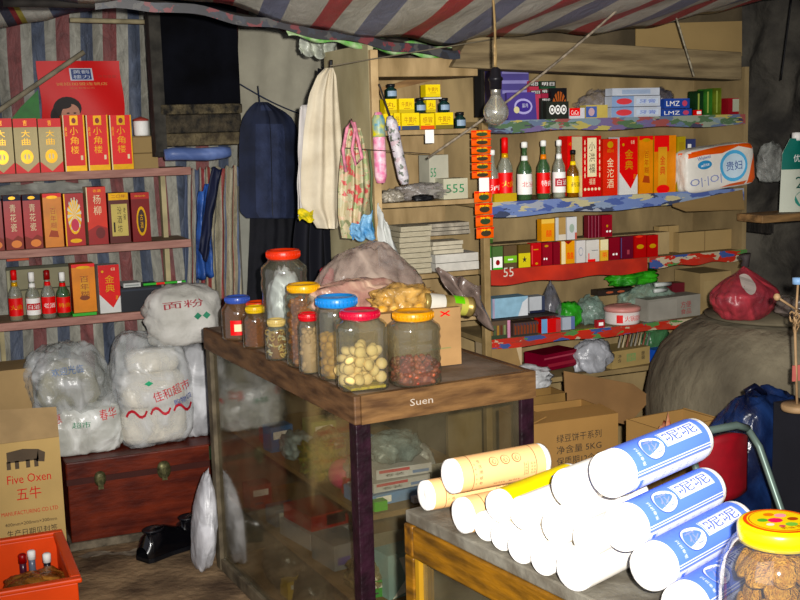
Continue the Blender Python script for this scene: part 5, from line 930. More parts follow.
def fill(name, label, cat, c, R, z0, z1, r, mat, n, seed=0, sq=2, shape=(1, 1, 1), mats=None):
    """uncountable small goods heaped inside a jar: one object"""
    rnd = random.Random(seed); b = MB(); bm = bmesh.new(); bmesh.ops.create_icosphere(bm, subdivisions=2, radius=1); V = [v.co.copy() for v in bm.verts]; Fc = [[v.index for v in f.verts] for f in bm.faces]; bm.free(); pts = []
    tries = 0
    while len(pts) < n and tries < n*60:
        tries += 1; a = rnd.uniform(0, 2*PI); q = math.sqrt(rnd.uniform(.25, 1))*(R-r)
        k = 1 if sq == 2 else (abs(math.cos(a))**sq+abs(math.sin(a))**sq)**(-1/sq)
        p = Vector((q*k*math.cos(a), q*k*math.sin(a), rnd.uniform(z0+r, z1-r*rnd.uniform(0, 1.6))))
        if all((p-o).length > r*1.5 for o in pts): pts.append(p)
    for p in pts:
        R_ = Matrix.Rotation(rnd.uniform(0, 6), 3, Vector((rnd.random(), rnd.random(), rnd.random()+.1)).normalized()); m = rnd.choice(mats) if mats else mat
        b.add([p+R_ @ Vector((v.x*r*shape[0], v.y*r*shape[1], v.z*r*shape[2])) for v in V], Fc, m, True)
    k = R*.8
    b.lathe([(0, z0), (k, z0), (k, z1-r*2), (0, z1-r)], mats[0] if mats else mat, seg=20, sq=sq)
    return tag(b.build(name, loc=c), label, cat, None, 'stuff')
# far group
j = jar('plastic_jar', 'squat jar with a blue lid at the far end of the counter', 226, 342, .055, .145, '#3a55a8', .040, sh=.7, xy=(.992, 3.74), g=G('#c8b8a4', .35, .1, '#8c6c50', .1))
fill('brown_snacks', 'brown dried snacks filling the squat blue-lidded jar', 'snacks', (.992, 3.74, KZ), .05, .006, .09, .011, M('#7c4a2c'), 90, 1)
b = MB(); b.grid(lambda u, v: (.0562*math.cos(PI*1.35+(u-.5)*1.1), .0562*math.sin(PI*1.35+(u-.5)*1.1), .02+v*.05), 8, 2, RED); b.grid(lambda u, v: (.057*math.cos(PI*1.35+(u-.5)*.6), .057*math.sin(PI*1.35+(u-.5)*.6), .033+v*.024), 6, 2, CREAM); b.build('red_label', j)
jar('plastic_jar', 'squat jar with an orange-red lid behind the tall empty jar', 240, 345, .05, .13, '#d0492c', .036, sh=.7, xy=(1.045, 3.68), g=G('#c0b4a4', .35, .1, '#80684c', .1))
fill('brown_snacks', 'dark dried snacks filling the squat orange-lidded jar', 'snacks', (1.045, 3.68, KZ), .045, .006, .08, .011, M('#6c4a34'), 80, 2)
jar('plastic_jar', 'small jar with a yellow lid between the squat jars and the tall empty jar', 258, 348, .042, .135, '#d8b42c', .028, sh=.75, xy=(1.0, 3.56), g=G('#c0b4a4', .3, .1, '#80684c', .1))
fill('orange_candies', 'orange ball candies in the small yellow-lidded jar', 'candy', (1.0, 3.56, KZ), .038, .005, .085, .009, M('#c8701c', .3), 90, 3)
# tall empty jar
jar('large_jar', 'tall clear jar with an orange-red lid holding a white bag', 281, 352, .075, .315, '#d8402a', .052, ribs=4, sh=.84, lidh=.024, xy=(1.09, 3.515))
blob('white_bag', 'knotted white plastic bag inside the tall clear jar', 'plastic bag', (1.09, 3.515, KZ+.006), (.056, .056, .25), BAG('#f2f3f4', 1, 18), 90, .2, 4, 2.8, .9, .3, 3)
jar('candy_jar', 'slim jar of swirled candies in front of the tall clear jar', 276, 362, .036, .125, '#c8b070', .026, xy=(1.003, 3.335))
def twist(c, R, z0, z1, n):
    rnd = random.Random(4); b = MB()
    for i in range(n):
        a = rnd.uniform(0, 2*PI); q = rnd.uniform(.4, 1)*(R-.006); p = Vector((q*math.cos(a), q*math.sin(a), rnd.uniform(z0+.008, z1-.008))); ax = Vector((rnd.uniform(-1, 1), rnd.uniform(-1, 1), rnd.uniform(-1, 1))).normalized(); o = ax.orthogonal().normalized()
        ring = [p+(Matrix.Rotation(t*2*PI/8, 3, ax) @ o)*.0075 for t in range(9)]
        b.tube(ring, .0028, rnd.choice([M('#d8b46c', .4), M('#e8dcb0', .4), M('#a87838', .4)]), 5)
    b.lathe([(0, z0), (R*.7, z0), (R*.7, z1-.01), (0, z1-.006)], M('#8c5c2c'), seg=14)
    return tag(b.build('ring_biscuits', loc=c), 'small ring-shaped biscuits packed in the slim jar', 'biscuits', None, 'stuff')
twist((1.003, 3.335, KZ), .034, .004, .092, 110)
# nut jar
jar('plastic_jar', 'jar with a yellow lid full of brown nut balls on the counter', 300, 370, .052, .245, '#e0a81c', .046, sq=3, ribs=5, sh=.9, lidh=.02, xy=(1.05, 3.20))
fill('nut_balls', 'brown glazed nut balls filling the yellow-lidded jar', 'nuts', (1.05, 3.20, KZ), .05, .005, .20, .0095, M('#a8601c', .3, 0, .2, 30), 330, 5, 3, (1, 1, 1), [M('#a8601c', .3), M('#8c4a14', .3), M('#b87428', .3)])
jar('small_jar', 'small jar with a crimson lid squeezed between the nut jar and the blue-lidded jar', 312, 378, .032, .175, '#c8242c', .027, xy=(1.027, 3.095), sh=.86)
fill('pale_puffs', 'pale puffed snacks in the small crimson-lidded jar', 'snacks', (1.027, 3.095, KZ), .029, .004, .125, .009, M('#c8a478'), 110, 6, 2, (1.3, 1, .9))
jar('plastic_jar', 'tall jar with a bright blue lid on the counter', 337, 386, .060, .232, '#2f83cc', .056, sq=2.6, sh=.88, lidh=.024, xy=(1.078, 2.995))
fill('yellow_snacks', 'yellow-brown snacks in the lower part of the blue-lidded jar', 'snacks', (1.078, 2.995, KZ), .056, .005, .12, .013, M('#c09044', .5), 110, 7, 2.6)
# square cookie jar
JX, JY = 1.092, 2.852
jar('square_jar', 'square jar with a crimson lid half full of round cookies at the counter corner', 360, 394, .069, .212, '#c0203c', .052, sq=5, sh=.88, lidh=.02, xy=(JX, JY)) ; 
CK = M('#f0d090', .6, 0, .1, 40); rnd = random.Random(3)
b = MB(); b.lathe([(0, -.5), (.7, -.45), (.95, -.2), (1, 0), (.95, .2), (.7, .45), (0, .5)], CK, seg=14)
ck0 = None; pts = []; tries = 0
while len(pts) < 44 and tries < 12000:
    tries += 1; p = Vector((rnd.uniform(-.052, .052), rnd.uniform(-.052, .052), rnd.uniform(.018, .118)))
    p.z = min(p.z, .115-.4*abs(p.x))
    if all((p-q).length > .0225 for q in pts): pts.append(p)
for p in pts:
    c = Vector((JX, JY, KZ))+p; rot = (rnd.uniform(0, 3), rnd.uniform(0, 3), 0)
    if ck0 is None: ck0 = b.build('round_cookie', loc=c, rot=rot); ck0.scale = (.0165, .0165, .02); tag(ck0, 'small round yellow cookie in the square crimson-lidded jar', 'cookie', 'cookies in the square jar')
    else: o = ck0.copy(); COL.objects.link(o); o.location = c; o.rotation_euler = rot
b = MB(); b.box(JX-.05, JX+.05, JY-.05, JY+.05, KZ+.003, KZ+.010, M('#d8bc50', .8, 0, .2, 60, .5)); tag(b.build('cookie_crumbs'), 'yellow crumbs on the bottom of the square cookie jar', 'crumbs', None, 'stuff')
# peanut jar
jar('plastic_jar', 'ribbed jar with a yellow-orange lid holding red peanuts on the counter', 414, 390, .071, .20, '#e09c1c', .054, sq=2.6, ribs=5, sh=.84, lidh=.02, xy=(1.237, 2.826))
fill('red_peanuts', 'reddish-brown peanuts in the bottom of the ribbed jar', 'peanuts', (1.237, 2.822, KZ), .068, .004, .065, .0085, M('#8c4030', .4), 240, 9, 2.6, (1.3, .85, .85), [M('#8c3c2c', .4), M('#a85c44', .4), M('#6c3424', .4)])
# cardboard box, can, bag heap, bread bag
pbox('paper_carton', 'tan carton with a red bow print standing behind the ribbed jar', 'carton', 352, 461, 312, 2.98, KZ, .16, M('#b08c62', .8), [('t', '×', .8, .86, .9, .96, RED), ('r', .7, .3, .9, .32, M('#8c8c5c'))])
BZ = XY(440, 312, 3.02)[1]+.002
cblob(368, 300, 3.34, KZ+.001, (.19, .125, .33), BAG('#b5a396', .6, 10, .22, .9, '#94827a'), 'large crumpled brown translucent bag of goods on the counter', 92, rough=.16, sub=5, sq=2.2, freq=2.4, neck=.22)
blob('snack_heap', 'clear bag of pale snacks with red print lying over the brown bag', 'plastic bag', (1.21, 3.165, 1.05), (.15, .05, .10), BAG('#d0b49c', .8, 18, .2, .9, '#b08478'), 95, .2, 4)
p = on(1, 3.04, 405, 300)
br = blob('bread_bag', 'clear bag of golden bread rolls lying on the tan carton', 'bread bag', (p.x, 3.06, BZ), (.098, .05, .082), BAG('#d8ac68', .6, 26, .15, .9), 97, .3, 4)
rnd = random.Random(5)
for i in range(9):
    b = MB(); b.lathe([(0, -.02), (.009, -.016), (.014, -.006), (.015, .004), (.011, .014), (0, .02)], M('#c89440', .5, 0, .25, 40, 0, '#e0c080'), (0, 0, 0), 12)
    o = b.build('bread_roll', loc=(p.x-.075+i*.019, 3.06-.028+.006*(i % 2), BZ+.02+(.022 if i % 2 else 0)), rot=(rnd.uniform(-.5, .5)+PI/2, rnd.uniform(0, 1), rnd.uniform(0, 3))); tag(o, 'small golden bread roll inside the clear bread bag', 'bread', 'bread rolls in the clear bag')
# can
a = on(1, 3.0, 425, 301); c = on(1, 3.0, 474, 306); ax = (c-a); Lc = ax.length; Rm = Vector((0, 0, 1)).rotation_difference(ax.normalized()).to_matrix()
BZc = max(BZ, 0)
t = thing('food_tin', 'tin can with green label square lying on its side on the tan carton', 'tin can', (a.x+.006, 3.03, BZ+.031)); 
b = MB(); b.lathe([(0, 0), (.027, 0), (.029, .002), (.029, .012), (.028, .014), (.028, Lc-.012), (.030, Lc-.01), (.030, Lc), (.026, Lc-.002), (0, Lc-.004)], M('#a8925c', .35, .5, .2, 30), (0, 0, 0), 28, 2, Rm); b.build('can_body', t)
b = MB()
def cs(rr): return lambda u, v: Rm @ Vector((rr*math.cos(PI*.0+v), rr*math.sin(v), u*Lc))
for rr, u0, u1, v0, v1, m in [(.0286, .1, .4, 0, 6.28, M('#d0ccc0', .5)), (.0286, .72, .86, 0, 6.28, M('#b8b45c', .5)), (.0292, .58, .78, 3.0, 4.4, M('#6cc030', .4))]:
    b.grid(lambda u, v: cs(rr)(u0+(u1-u0)*u, v0+(v1-v0)*v), 2, 24, m)
b.build('label', t)
cloth('brown_wrap', 'grey-brown plastic sheet draped over the right end of the counter', 'plastic sheet', (436, 268), (480, 285), (455, 300), (492, 330), 3.35, BAG('#7c6c64', .85, 16), 2, .02)
# red-white cone behind heap
a = on(1, 3.33, 338, 250); t = thing('paper_cone', 'red and white packet standing behind the brown bag on the counter', 'packet', (a.x, 3.44, KZ))
MB().lathe([(0, 0), (.035, 0), (.03, .20), (0, .201)], M('#b8aca0', .6), seg=18).build('packet_body', t); MB().lathe([(.0312, .16), (.0305, .19)], M('#c0404c', .5), seg=18).build('stripe', t); MB().lathe([(0, .2015), (.024, .202), (.023, .25), (.018, .255), (0, .256)], M('#b83040', .5), seg=18).build('lid', t)
# ------------------------------------------------------------------ second case with paper rolls
AW = M('#6e4a1c', .4, 0, .3, 9, .15, '#3c2812', (1, 5, 5)); AW2 = M('#7a5420', .4, 0, .3, 9, .15, '#463012', (1, 1, 5))
CR = math.radians(9.8)
TM_ = Matrix.Translation((.846, 2.007, 0)) @ Matrix.Rotation(CR, 4, 'Z')
t = thing('glass_case', 'low amber-framed glass case in the foreground carrying the paper rolls', 'display case', (.846, 2.007, 0), CR); W2, D2 = .40, 1.25
MB().box(.005, W2, -D2, -.0, .825, .85, M('#6a665c', .7, 0, .3, 16, .2, '#4c463c')).build('top_board', t, bevel=.003)
b = MB(); b.box(0, .03, -D2, -.031, .76, .8245, AW2); b.build('top_rail', t, bevel=.004)
b = MB(); b.box(.0, W2, -.030, 0, .76, .8245, AW); b.build('top_rail', t, bevel=.004)
for x, y in ((0, -.032), (W2-.03, -.032), (0, -D2), (W2-.03, -D2)): b = MB(); b.box(x, x+.03, y+.001, y+.031, 0, .7595, AW2); b.build('corner_post', t, bevel=.003)
b = MB(); b.box(.031, .036, -.05, -.033, .05, .759, M('#9c7838', .4)); b.box(.004, .02, -.045, -.033, .05, .759, M('#94702c', .4)); b.build('glazing_bead', t)
b = MB(); b.box(.014, .018, -D2+.03, -.046, .03, .7595, PANE); b.build('glass_pane', t)
b = MB(); b.box(.037, W2-.032, -.02, -.016, .03, .7595, PANE); b.build('glass_pane', t)
b = MB(); b.box(0, .03, -D2+.031, -.034, 0, .029, AW2); b.box(.031, W2-.031, -D2+.03, -.035, .42, .432, SHW); b.build('inner_shelf', t)
q = TM_ @ Vector((.19, -.25, .434)); blob('plastic_bag', 'pale green-white plastic bag inside the amber-framed case', 'plastic bag', q, (.13, .16, .2), BAG('#b8c8c0', .85, 18), 101, .25, 4)
q = TM_ @ Vector((.19, -.75, .434)); blob('plastic_bag', 'grey plastic bag deeper inside the amber-framed case', 'plastic bag', q, (.13, .16, .2), BAG('#9c9c94', .85, 18), 103, .25, 4)
# rolls
RW = M('#f4f0ea', .8, 0, .04, 40, .15); TAN = M('#d8ac7c', .55, 0, .03); TINK = M('#4c3424', .6); BLU = M('#5f7fe0', .45, 0, .03); PALE = M('#dcdff4', .5, 0, .02); BGR = M('#8c90a4', .6)
def roll(name, label, end, bearing, r, L, style, spin=0, group=None):
    th = math.radians(90-bearing)
    t = thing(name, label, 'paper roll', end, 0, group, (0, 0, th))
    def C(rr): return lambda u, v: (u*L, rr*math.cos(v), rr*math.sin(v))
    A = Matrix.Rotation(PI/2, 3, 'Y')
    MB().lathe([(0, .003), (r*.3, .001), (r*.8, 0), (r*.95, .002), (r*.985, .006), (r*.985, L-.006), (r*.93, L), (0, L-.004)], RW, (0, 0, 0), 40, 2, A).build('paper_core', t)
    if style == 'plain': 
        b = MB(); b.grid(lambda u, v: C(r)(.03+u*.94, v*2*PI), 2, 40, M('#eee9e0', .6, 0, .03)); b.build('wrapper', t); return t
    b = MB(); base = {'tan': TAN, 'blue': BLU, 'yellow': M('#d8c030', .5)}[style]
    e0 = .06 if style != 'blue' else .10
    b.grid(lambda u, v: C(r)(e0+u*(.94-e0), v*2*PI), 2, 48, base)
    o = spin
    # surface map: s along the roll 0..1, a = angle (radians), larger a = up on the camera side
    def S(k): return lambda s, a: C(r+.0004*k)(s, PI-a)
    def arc(s0, s1, a0, a1, m, k=1, n=8): b.grid(lambda u, v: S(k)(s0+(s1-s0)*u, a0+(a1-a0)*v), 1, n, m)
    f = lambda x: o-x
    if style == 'tan':
        for s in (.17, .83): arc(s, s+.006, 0, 2*PI, TINK, 1, 40)
        for i in range(3):
            cs_, ca = .40+i*.12, o-.35
            for rr, m, k in ((.046, TINK, 1), (.04, TAN, 2)): b.add([S(k)(cs_+rr*math.cos(j*PI/10), ca+(rr*L/r)*math.sin(j*PI/10)) for j in range(20)], [tuple(range(20))], m)
            b.text('心', TINK, lambda u, v: S(3)(u, ca-.35+.7*v), cs_-.022, .25, cs_+.022, .75)
        b.text('xin xin', TINK, lambda u, v: S(1)(u, v), .38, o-1.75, .66, o-1.6)
        for i, ch in enumerate('生活用纸卷'): b.text(ch, TINK, lambda u, v: S(1)(u, v), .23, o-.3-i*.32, .265, o-.1-i*.32)
        for i in range(5): b.text('纸', TINK, lambda u, v: S(1)(u, v), .19, o-.4-i*.28, .205, o-.3-i*.28)
        arc(.7, .704, o-1.5, o-.7, TINK); arc(.74, .744, o-1.5, o-.7, TINK)
        for i in range(4):
            for s in (.712, .77, .8): b.text('品', TINK, lambda u, v: S(2)(u, v), s, o-.9-i*.18, s+.018, o-.78-i*.18)
    elif style == 'blue':
        arc(e0, .94, o-1.55-1.6, o-1.5, PALE, 1, 20)
        for d_ in (-1.42, -1.30, -1.54): arc(e0, .94, o+d_, o+d_+.05, PALE if d_ > -1.5 else BGR, 2, 2)
        for d_ in (-1.36,): arc(e0, .94, o+d_, o+d_+.02, BGR, 3, 2)
        arc(.13, .17, o-2.6, o-1.66, BLU, 3); arc(.18, .184, o-2.6, o-1.6, BLUEINK, 3)
        for i in range(6):
            for j_ in range(4): b.text('说明', BGR, lambda u, v: S(3)(u, v), .3+i*.09, o-1.8-j_*.14, .33+i*.09, o-1.72-j_*.14)
        # emblem and lettering panel
        for rs, rv, m, k in ((.115, .58, BLUEINK, 2), (.108, .54, PALE, 3)): b.add([S(k)(.34+rs*math.cos(j*PI/12), o-.5+rv*math.sin(j*PI/12)) for j in range(24)], [tuple(range(24))], m)
        b.text('花', M('#8a94d0'), lambda u, v: S(4)(u, v), .28, o-.85, .4, o-.15)
        arc(.47, .88, o-.75, o+.02, PALE, 2); arc(.475, .875, o-.72, o-.0, BLU, 3); arc(.48, .87, o-.70, o-.03, PALE, 4)
        b.text('呢呢', BLUEINK, lambda u, v: S(5)(u, v), .5, o-.62, .85, o-.12)
        for i, ch in enumerate('卫生卷纸'): b.text(ch, PALE, lambda u, v: S(2)(u, v), .17, o-.45-i*.22, .2, o-.28-i*.22)
    elif style == 'yellow':
        arc(.62, .86, o-.9, o-.1, M('#2c60c8', .5), 2); b.text('★', M('#2c60c8'), lambda u, v: S(3)(u, v), .55, o-1.0, .75, o-.1)
    b.build('wrapper', t); return t
RG = 'paper rolls piled on the amber-framed case'
def RP(px, py, z, pull=0): p = on(2, z, px, py); return (p.x, p.y+pull, p.z)
AN = 1.55   # angle pointing to the camera side (-Y of the roll) is PI; above is PI/2
base = .8515
roll('paper_roll', 'white-ended tan roll at the far left bottom of the pile', RP(423, 496, base+.031), 88, .030, .21, 'tan', AN-.2, RG)
roll('paper_roll', 'tan paper roll with round seals on top at the far left of the pile', (.902, 1.913, base+.084), 86, .034, .215, 'tan', AN-.45, RG)
roll('paper_roll', 'second tan paper roll lying lower on the case, nearer the camera', RP(461, 517, base+.034, .005), 84, .034, .22, 'tan', AN-.3, RG)
for px, py, z, r, lab, st in [
    (484, 527, .029, .028, 'small white roll with yellow and blue wrapper beside the second tan roll', 'yellow'),
    (500, 538, .026, .025, 'small white paper roll in the bottom row, left of the middle', 'plain'),
    (519, 549, .029, .028, 'white paper roll in the middle of the bottom row', 'plain'),
    (542, 561, .028, .027, 'small white paper roll in the bottom row, right of the middle', 'plain'),
    (572, 571, .036, .0355, 'wide white paper roll at the near end of the bottom row', 'plain'),
    (497, 507, .078, .030, 'white roll with yellow wrapper in the second row behind the tan roll', 'yellow'),
    (521, 514, .080, .030, 'white paper roll in the second row, left', 'plain'),
    (555, 528, .083, .031, 'white paper roll in the second row, middle', 'plain'),
    (586, 540, .088, .029, 'white paper roll in the second row below the blue rolls', 'plain'),
    (566, 489, .139, .034, 'white paper roll on top of the pile left of the topmost blue roll', 'plain')]:
    roll('paper_roll', lab, RP(px, py, base+z), 68, r, .24 if st == 'plain' else .22, st, AN-.4, RG)
roll('paper_roll', 'topmost blue and white wrapped paper roll', (.985, 1.497, 1.041), 67, .0385, .275, 'blue', AN-.15, RG)
roll('paper_roll', 'blue and white wrapped paper roll directly under the topmost one', (.979, 1.452, .966), 67, .037, .275, 'blue', AN-.15, RG)
roll('paper_roll', 'blue and white wrapped paper roll third from the top, beside the biscuit jar', (.982, 1.381, .927), 67, .0365, .275, 'blue', AN-.15, RG)
roll('paper_roll', 'lowest blue wrapped paper roll, partly cut by the bottom frame edge', (.99, 1.312, .8895), 66, .036, .24, 'blue', AN+.1, RG)
# biscuit jar
bx, by, R = 1.062, 1.192, .079
t = thing('biscuit_jar', 'large clear jar of biscuits with a yellow lid in the bottom right corner', 'jar', (bx, by, .852), 0)
BH = .185
MB().lathe([(0, 0), (.07, 0), (.076, .006), (.079, .02), (.077, .035), (.079, .05), (.079, .12), (.074, .145), (.062, .168), (.052, .178), (.051, BH)], G('#eef0f4', .05, .04, '#b0b4c4', .12), seg=48).build('jar_body', t)
YL = M('#ecd01c', .3, 0, .03, 8, 0, None, None, .5, .3)
b = MB(); b.lathe([(.052, BH-.016), (.0555, BH-.014), (.056, BH+.006), (.053, BH+.011), (.049, BH+.012), (0, BH+.012)], YL, seg=48); b.build('lid', t)
b = MB(); zt = BH+.0125
def disc(r, m, z, cx=0, cy=0, n=28, ry=None): b.add([(cx+r*math.cos(k*2*PI/n), cy+(ry or r)*math.sin(k*2*PI/n), z) for k in range(n)], [tuple(range(n))], m)
disc(.048, M('#d8501c', .4), zt); disc(.043, M('#f0d83c', .4), zt+.0003); disc(.041, M('#c8301c', .4), zt+.0005); disc(.0395, M('#f0d040', .4), zt+.0007)
for cx, cy, r_, m in [(-.005, .002, .011, '#e0305c'), (-.02, .01, .008, '#5ca83c'), (.014, .014, .009, '#f09ca8'), (.02, -.004, .008, '#a8481c'), (-.022, -.008, .006, '#e8e0d0'), (.004, -.02, .009, '#7cb84c'), (.002, .024, .008, '#e07c2c'), (-.012, -.02, .005, '#c84c5c')]: disc(r_, M(m, .4), zt+.001, cx, cy, 12, r_*.8)
for i, ch in enumerate('美味饼干'):
    a = PI*1.5+(i-1.5)*.35; b.text(ch, DRED, lambda u, v: (u, v, zt+.0014), .032*math.cos(a)-.004, .032*math.sin(a)-.004, .032*math.cos(a)+.004, .032*math.sin(a)+.004)
b.build('lid_picture', t)
b = MB(); b.grid(lambda u, v: (.0805*math.cos(PI*1.5+.35+u*.9)*(1 if v < .6 else 1-.12*(v-.6)), .0805*math.sin(PI*1.5+.35+u*.9)*(1 if v < .6 else 1-.12*(v-.6)), .05+v*.085+.02*u*0), 12, 6, M('#e8e0c8', .6)); b.build('paper_label', t)
BK = M('#e0a850', .8, 0, .15, 3, .9, '#b87c34', None, .2, 0, 6); bk0 = None; rnd = random.Random(11); pts = []; tries = 0
bb = MB(); bb.lathe([(0, -.3), (.75, -.28), (.95, -.12), (1, .05), (.9, .2), (.6, .3), (0, .34)], BK, seg=20)
while len(pts) < 40 and tries < 9000:
    tries += 1; a = rnd.uniform(0, 6.28); q = .052*math.sqrt(rnd.uniform(.15, 1)); p = Vector((q*math.cos(a), q*math.sin(a), rnd.uniform(.02, .148)))
    if all((p-o).length > .0285 for o in pts) and p.z < .15-.25*abs(p.x): pts.append(p)
for p in pts:
    c = Vector((bx, by, .852))+p; az = math.atan2(p.y, p.x); rot = (rnd.uniform(.6, 1.6), rnd.uniform(-.3, .3), az+PI/2)
    if bk0 is None: bk0 = bb.build('oval_biscuit', loc=c, rot=rot); bk0.scale = (.019, .024, .02); tag(bk0, 'golden oval biscuit inside the large yellow-lidded jar', 'biscuit', 'biscuits in the large jar')
    else: o = bk0.copy(); COL.objects.link(o); o.location = c; o.rotation_euler = rot
# ------------------------------------------------------------------ cartons behind the counter
def carton(name, lab, x, y, z, w, d, h, rz, mat, flaps=(), text=None, band=None):
    t = thing(name, lab, 'carton', (x, y, z), rz); b = MB(); th = .006
    b.box(0, w, 0, th, 0, h, mat); b.box(0, w, d-th, d, 0, h, mat); b.box(0, th, th, d-th, 0, h, mat); b.box(w-th, w, th, d-th, 0, h, mat); b.box(th, w-th, th, d-th, 0, th, mat)
    if band: b.poly([(0, -.0006, h*.25), (w, -.0006, h*.25), (w, -.0006, h*.55), (0, -.0006, h*.55)], band); b.poly([(-.0006, 0, h*.25), (-.0006, 0, h*.55), (-.0006, d, h*.55), (-.0006, d, h*.25)], band)
    if text:
        P = lambda u, v: (u*w, -.001, v*h)
        for i, s in enumerate(text): b.text(s, INK, P, .28, .84-i*.085, .80, .90-i*.085)
    b.build('carton_body', t)
    for (sd, ang, ln) in flaps:
        b = MB(); c, s = math.cos(ang)*ln, math.sin(ang)*ln
        if sd == 'f': v = [(0, 0, h), (w, 0, h), (w-.01, -c, h+s), (.01, -c, h+s)]
        if sd == 'b': v = [(0, d, h), (w, d, h), (w-.02, d+c, h+s), (.0, d+c, h+s)]
        if sd == 'l': v = [(0, 0, h), (0, d, h), (-c, d-.01, h+s), (-c, .01, h+s)]
        if sd == 'r': v = [(w, 0, h), (w, d, h), (w+c, d-.01, h+s), (w+c, .01, h+s)]
        b.add([(q[0], q[1], q[2]+.001) for q in v], [(0, 1, 2, 3)], mat); b.build('flap', t, solid=.003)
    return t
CD = M('#927044', .8, 0, .06, 6)
carton('printed_carton', 'large tan carton with three lines of black print on the floor behind the counter', 1.70, 3.0, .25, .31, .22, .43, -.02, CD, (('f', 3.0, .09), ('l', 2.9, .06)), ['绿豆饼干系列', '净含量 5KG', '保质期12个月'])
carton('open_carton', 'open tan carton standing right of the printed carton behind the counter', 1.985, 2.73, .25, .23, .16, .44, .1, M('#9c7a4c', .8, 0, .06, 6), (('f', -1.45, .14), ('r', -.9, .1)))
b = MB(); b.box(1.68, 2.20, 2.70, 3.30, .0, .249, M('#5c4630', .8, 0, .2, 5)); tag(b.build('low_platform'), 'dark wooden platform lifting the cartons behind the counter', 'platform')
carton('open_carton', 'small open carton with a green band behind the printed carton', XY(526, 380, 3.24)[0], 3.24, .251, .155, .10, .45, 0, M('#7c6038', .8), (), None, M('#4f9a3c', .6))
b = MB(); a = on(1, 3.22, 573, 378); pts = [on(1, 3.24, *q) for q in [(566, 412), (628, 425), (652, 398), (633, 384), (564, 371)]]; b.add([tuple(p) for p in pts], [(0, 1, 2, 3, 4)], M('#7e6040', .8, 0, .1)); tag(b.build('carton_lid', solid=.004), 'big brown cardboard lid standing open behind the cartons', 'cardboard')
blob('red_packet', 'small red and cream packet in the open carton', 'packet', (2.07, 2.83, .257), (.045, .03, .42), M('#b84c34', .5, 0, .4, 20, 0, '#d8c8a0'), 111, .3, 3)
blob('dark_cloth_bundle', 'dark maroon cloth bundle between the rolls and the printed carton', 'cloth', (1.46, 2.28, .30), (.10, .06, .46), M('#1c1018', .7, 0, .3), 113, .3, 4)
b = MB(); b.box(1.33, 1.58, 2.16, 2.42, 0, .29, M('#3c2c20', .8)); tag(b.build('low_stool'), 'dark low stool behind the amber-framed case', 'stool')
# ------------------------------------------------------------------ clay vat, bags, chair, stand on the right
VAT = M('#7c7462', .9, 0, .3, 3.5, .9, '#443e34', (1, 1, .6), .2, 0, 16)
t = thing('clay_vat', 'large round grey clay vat standing on the floor at the right', 'vat', (2.68, 3.05, 0))
MB().lathe([(0, 0), (.26, 0), (.30, .04), (.40, .3), (.43, .5), (.435, .65), (.415, .75), (.38, .82), (.32, .88), (.25, .915), (.0, .925)], VAT, seg=56).build('vat_body', t)
b = MB(); b.lathe([(0, .926), (.225, .926), (.235, .93), (.235, .937), (0, .939)], M('#6a6250', .85, 0, .2, 8, .2), seg=40); b.build('vat_lid', t)
p = XY(726, 300, 3.0)
b = blob('red_bag', 'red plastic bag tied at the top, standing on the clay vat', 'plastic bag', (XY(744, 300, 3.0)[0], 3.0, .941), (.115, .09, .17), BAG('#ac4048', .9, 12, .35, .7, '#7c3038'), 121, .12, 5, 2.1, .85, .85, 2.4)
surf_text(b, '●', M('#a89c94', .7), -.03, .12, .04, .065, -.5, 'white_patch')
MB().tube([(0, 0, .17), (.005, 0, .19), (.0, 0, .21)], [.014, .012, .02], M('#3c3434', .7), 8).build('knot', b)
cblob(798, 322, 2.92, .941, (.07, .08, .07), BAG('#6c625c', .8, 14), 'dull brown plastic sheet crumpled beside the red bag on the vat', 123, rough=.25)
# blue bag
p = XY(752, 420, 2.62)
carton('support_box', 'plain dark box under the blue plastic bag beside the vat', 1.97, 2.33, 0, .32, .24, .50, 0, M('#4c4438', .8))
BB = BAG('#1c2f58', .98, 10, .22, .9, '#0c1430')
b = blob('blue_bag', 'dark blue plastic carrier bag with loop handles in front of the vat', 'plastic bag', (XY(764, 420, 2.45)[0], 2.45, .503), (.175, .10, .35), BB, 131, .14, 5, 2.6, .85, .2, 2.4)
q = MB(); q.tube([(-.05, -.02, .30), (-.085, -.03, .335), (-.09, -.03, .365), (-.06, -.03, .375), (-.03, -.02, .355), (-.0, 0, .34)], .008, M('#0c1024', .3), 7); q.build('handle', b)
# chair back
RD = M('#7c0f1c', .6, 0, .1, 30)
t = thing('red_chair', 'folding chair with a dark red back behind the biscuit jar', 'chair', (1.775, 2.2, 0), .1)
b = MB()
def cb(u, v):
    a = on(1, 1.95, 700+u*76, 445); z = .60+.14*v; k = 1-.12*(2*v-1)**4
    return (-.09+.18*u*1.0+.0, -.03*math.sin(u*PI), .83-.165+.165*v*(1-.15*(2*u-1)**2)+.01)
b.grid(cb, 20, 10, RD); b.build('backrest', t, solid=.022)
GT = M('#6f8078', .35, .3, .1)
for s in (-1, 1):
    b = MB(); b.tube([(s*.10, .012, .83), (s*.108, -.02, .79), (s*.112, -.22, .4), (s*.115, -.42, 0)], .009, GT, 8); b.build('rear_leg', t)
    b = MB(); b.tube([(s*.095, -.22, .42), (s*.10, -.0, .2), (s*.10, .12, .0)], .009, GT, 8); b.build('front_leg', t)
b = MB(); b.tube([(-.10, .012, .83), (-.06, .012, .845), (.06, .012, .845), (.10, .012, .83)], .010, GT, 8); b.build('top_tube', t)
MB().box(-.085, .085, -.34, -.08, .42, .45, RD).build('seat', t, bevel=.01)
